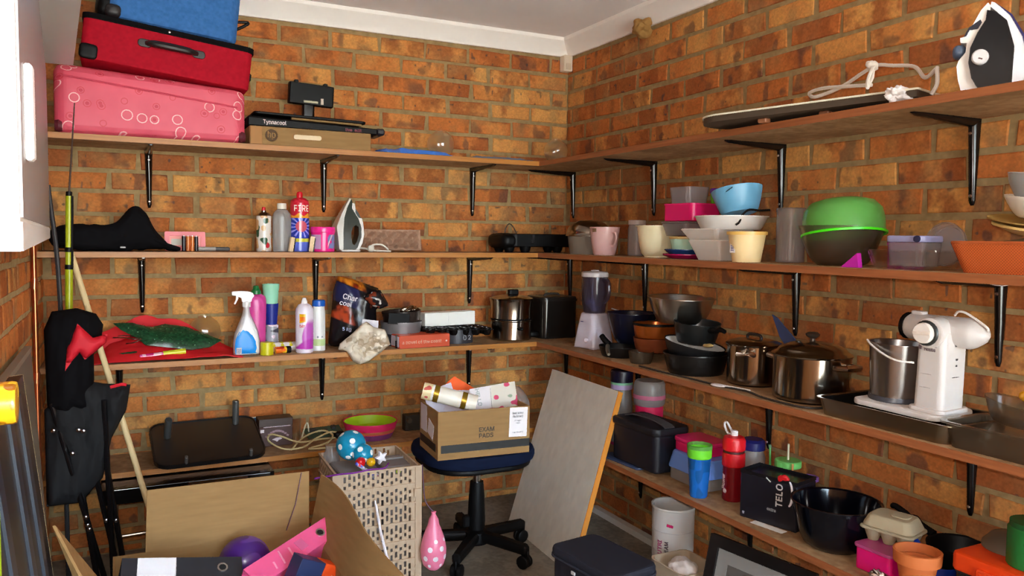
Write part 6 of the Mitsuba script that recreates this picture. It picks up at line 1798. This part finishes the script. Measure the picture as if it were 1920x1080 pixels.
# leaning panels along the left wall
t = thing('folded_table_top', 'black table top with a pale edge strip, leaning against the left wall in the foreground', 'panel')
Q = np.array([(-2.205, -1.60, 0), (-2.205, -2.52, 0), (-2.312, -2.52, 1.02), (-2.312, -1.60, 1.02)])
part(t, 'panel', slab(Q, np.array([-.026, 0, -.003])), c(22, 24, 30, r=.35), False)
part(t, 'edge_strip', slab(np.array([Q[0], Q[0] + [0, .006, 0], Q[3] + [0, .006, 0], Q[3]]), np.array([-.026, 0, -.003])), c(206, 196, 160, r=.5), False, 'pale edge strip')
for k, y in enumerate((-1.72, -1.88, -2.1)):
    part(t, 'steel_rail', slab(np.array([(-2.200, y, .02), (-2.200, y - .05, .02), (-2.305, y - .05, 1.0), (-2.305, y, 1.0)]), np.array([-.006, 0, 0])), c(34, 42, 56, r=.35), False)
t = thing('grey_board', 'long grey board leaning on the left wall behind the black table top', 'board')
Q = np.array([(-2.300, -.93, 0), (-2.300, -1.57, 0), (-2.352, -1.57, .985), (-2.352, -.93, .985)])
part(t, 'panel', slab(Q, np.array([-.016, 0, 0])), c(104, 94, 80, r=.5), False)
part(t, 'top_edge', slab(np.array([(-2.350, -.93, .985), (-2.350, -1.57, .985), (-2.350, -1.57, 1.0), (-2.350, -.93, 1.0)]), np.array([-.018, 0, 0])), c(130, 118, 100, r=.5), False)
# roller on a lime pole
t = thing('paint_roller', 'golden yellow roller with a red end on a lime green pole, at the left edge', 'paint roller')
part(t, 'sleeve', mv(lathe([(0, -.075), (.0205, -.075), (.0215, -.072), (.0215, .072), (.0205, .075), (0, .075)], 32), -2.290, -2.70, 1.163, ry=90), spots('gold_roller', (166, 112, 8), [(206, 160, 24), (130, 78, 6)], 70, .52), 40)
part(t, 'pole', tube([(-2.2415, -2.68, .0), (-2.2415, -2.68, 1.14)], .007, 12, False), c(120, 136, 24, r=.4))
part(t, 'red_cap', mv(rprism(.07, .03, .018, .008, .003), -2.275, -2.70, 1.186), c(216, 40, 30, r=.4), 30)

# white wall cabinet on the left wall
P0, P1 = np.array([-2.318, -.62]), np.array([-2.212, -2.66])
t = thing('wall_cabinet', 'white wall cabinet with an overhanging top, on the left wall in the foreground', 'cabinet')
WH = c(232, 230, 224, r=.35)


def wedge(x0a, x0b, z0, z1, ya=-.62, yb=-2.66):
    return trimesh.convex.convex_hull(np.array([(XL + .004, ya, z) for z in (z0, z1)] + [(XL + .004, yb, z) for z in (z0, z1)] + [(x0a, ya, z) for z in (z0, z1)] + [(x0b, yb, z) for z in (z0, z1)]))


part(t, 'body', wedge(-2.318, -2.212, 1.314, 1.86), WH, False)
part(t, 'bottom_rail', wedge(-2.316, -2.2095, 1.3145, 1.345), c(216, 210, 204, r=.4), False)
part(t, 'overhang', wedge(-2.235, -2.115, 1.862, 1.93, -.72), c(196, 196, 194, r=.25), False)
part(t, 'overhang_lip', wedge(-2.232, -2.112, 1.931, 1.95, -.715), c(206, 204, 200, r=.3), False)
part(t, 'handle', mv(rbox(.010, .03, .112, .003), -2.2115, -2.53, 1.418), c(236, 234, 230, r=.3), 30)
part(t, 'door_panel', trimesh.convex.convex_hull(np.array([(x + o, y, z) for x, y in ((-2.318, -.64), (-2.2135, -2.64)) for o in (.0005, .003) for z in (1.35, 1.85)])), c(146, 138, 136, r=.35), False, 'grey front panel')
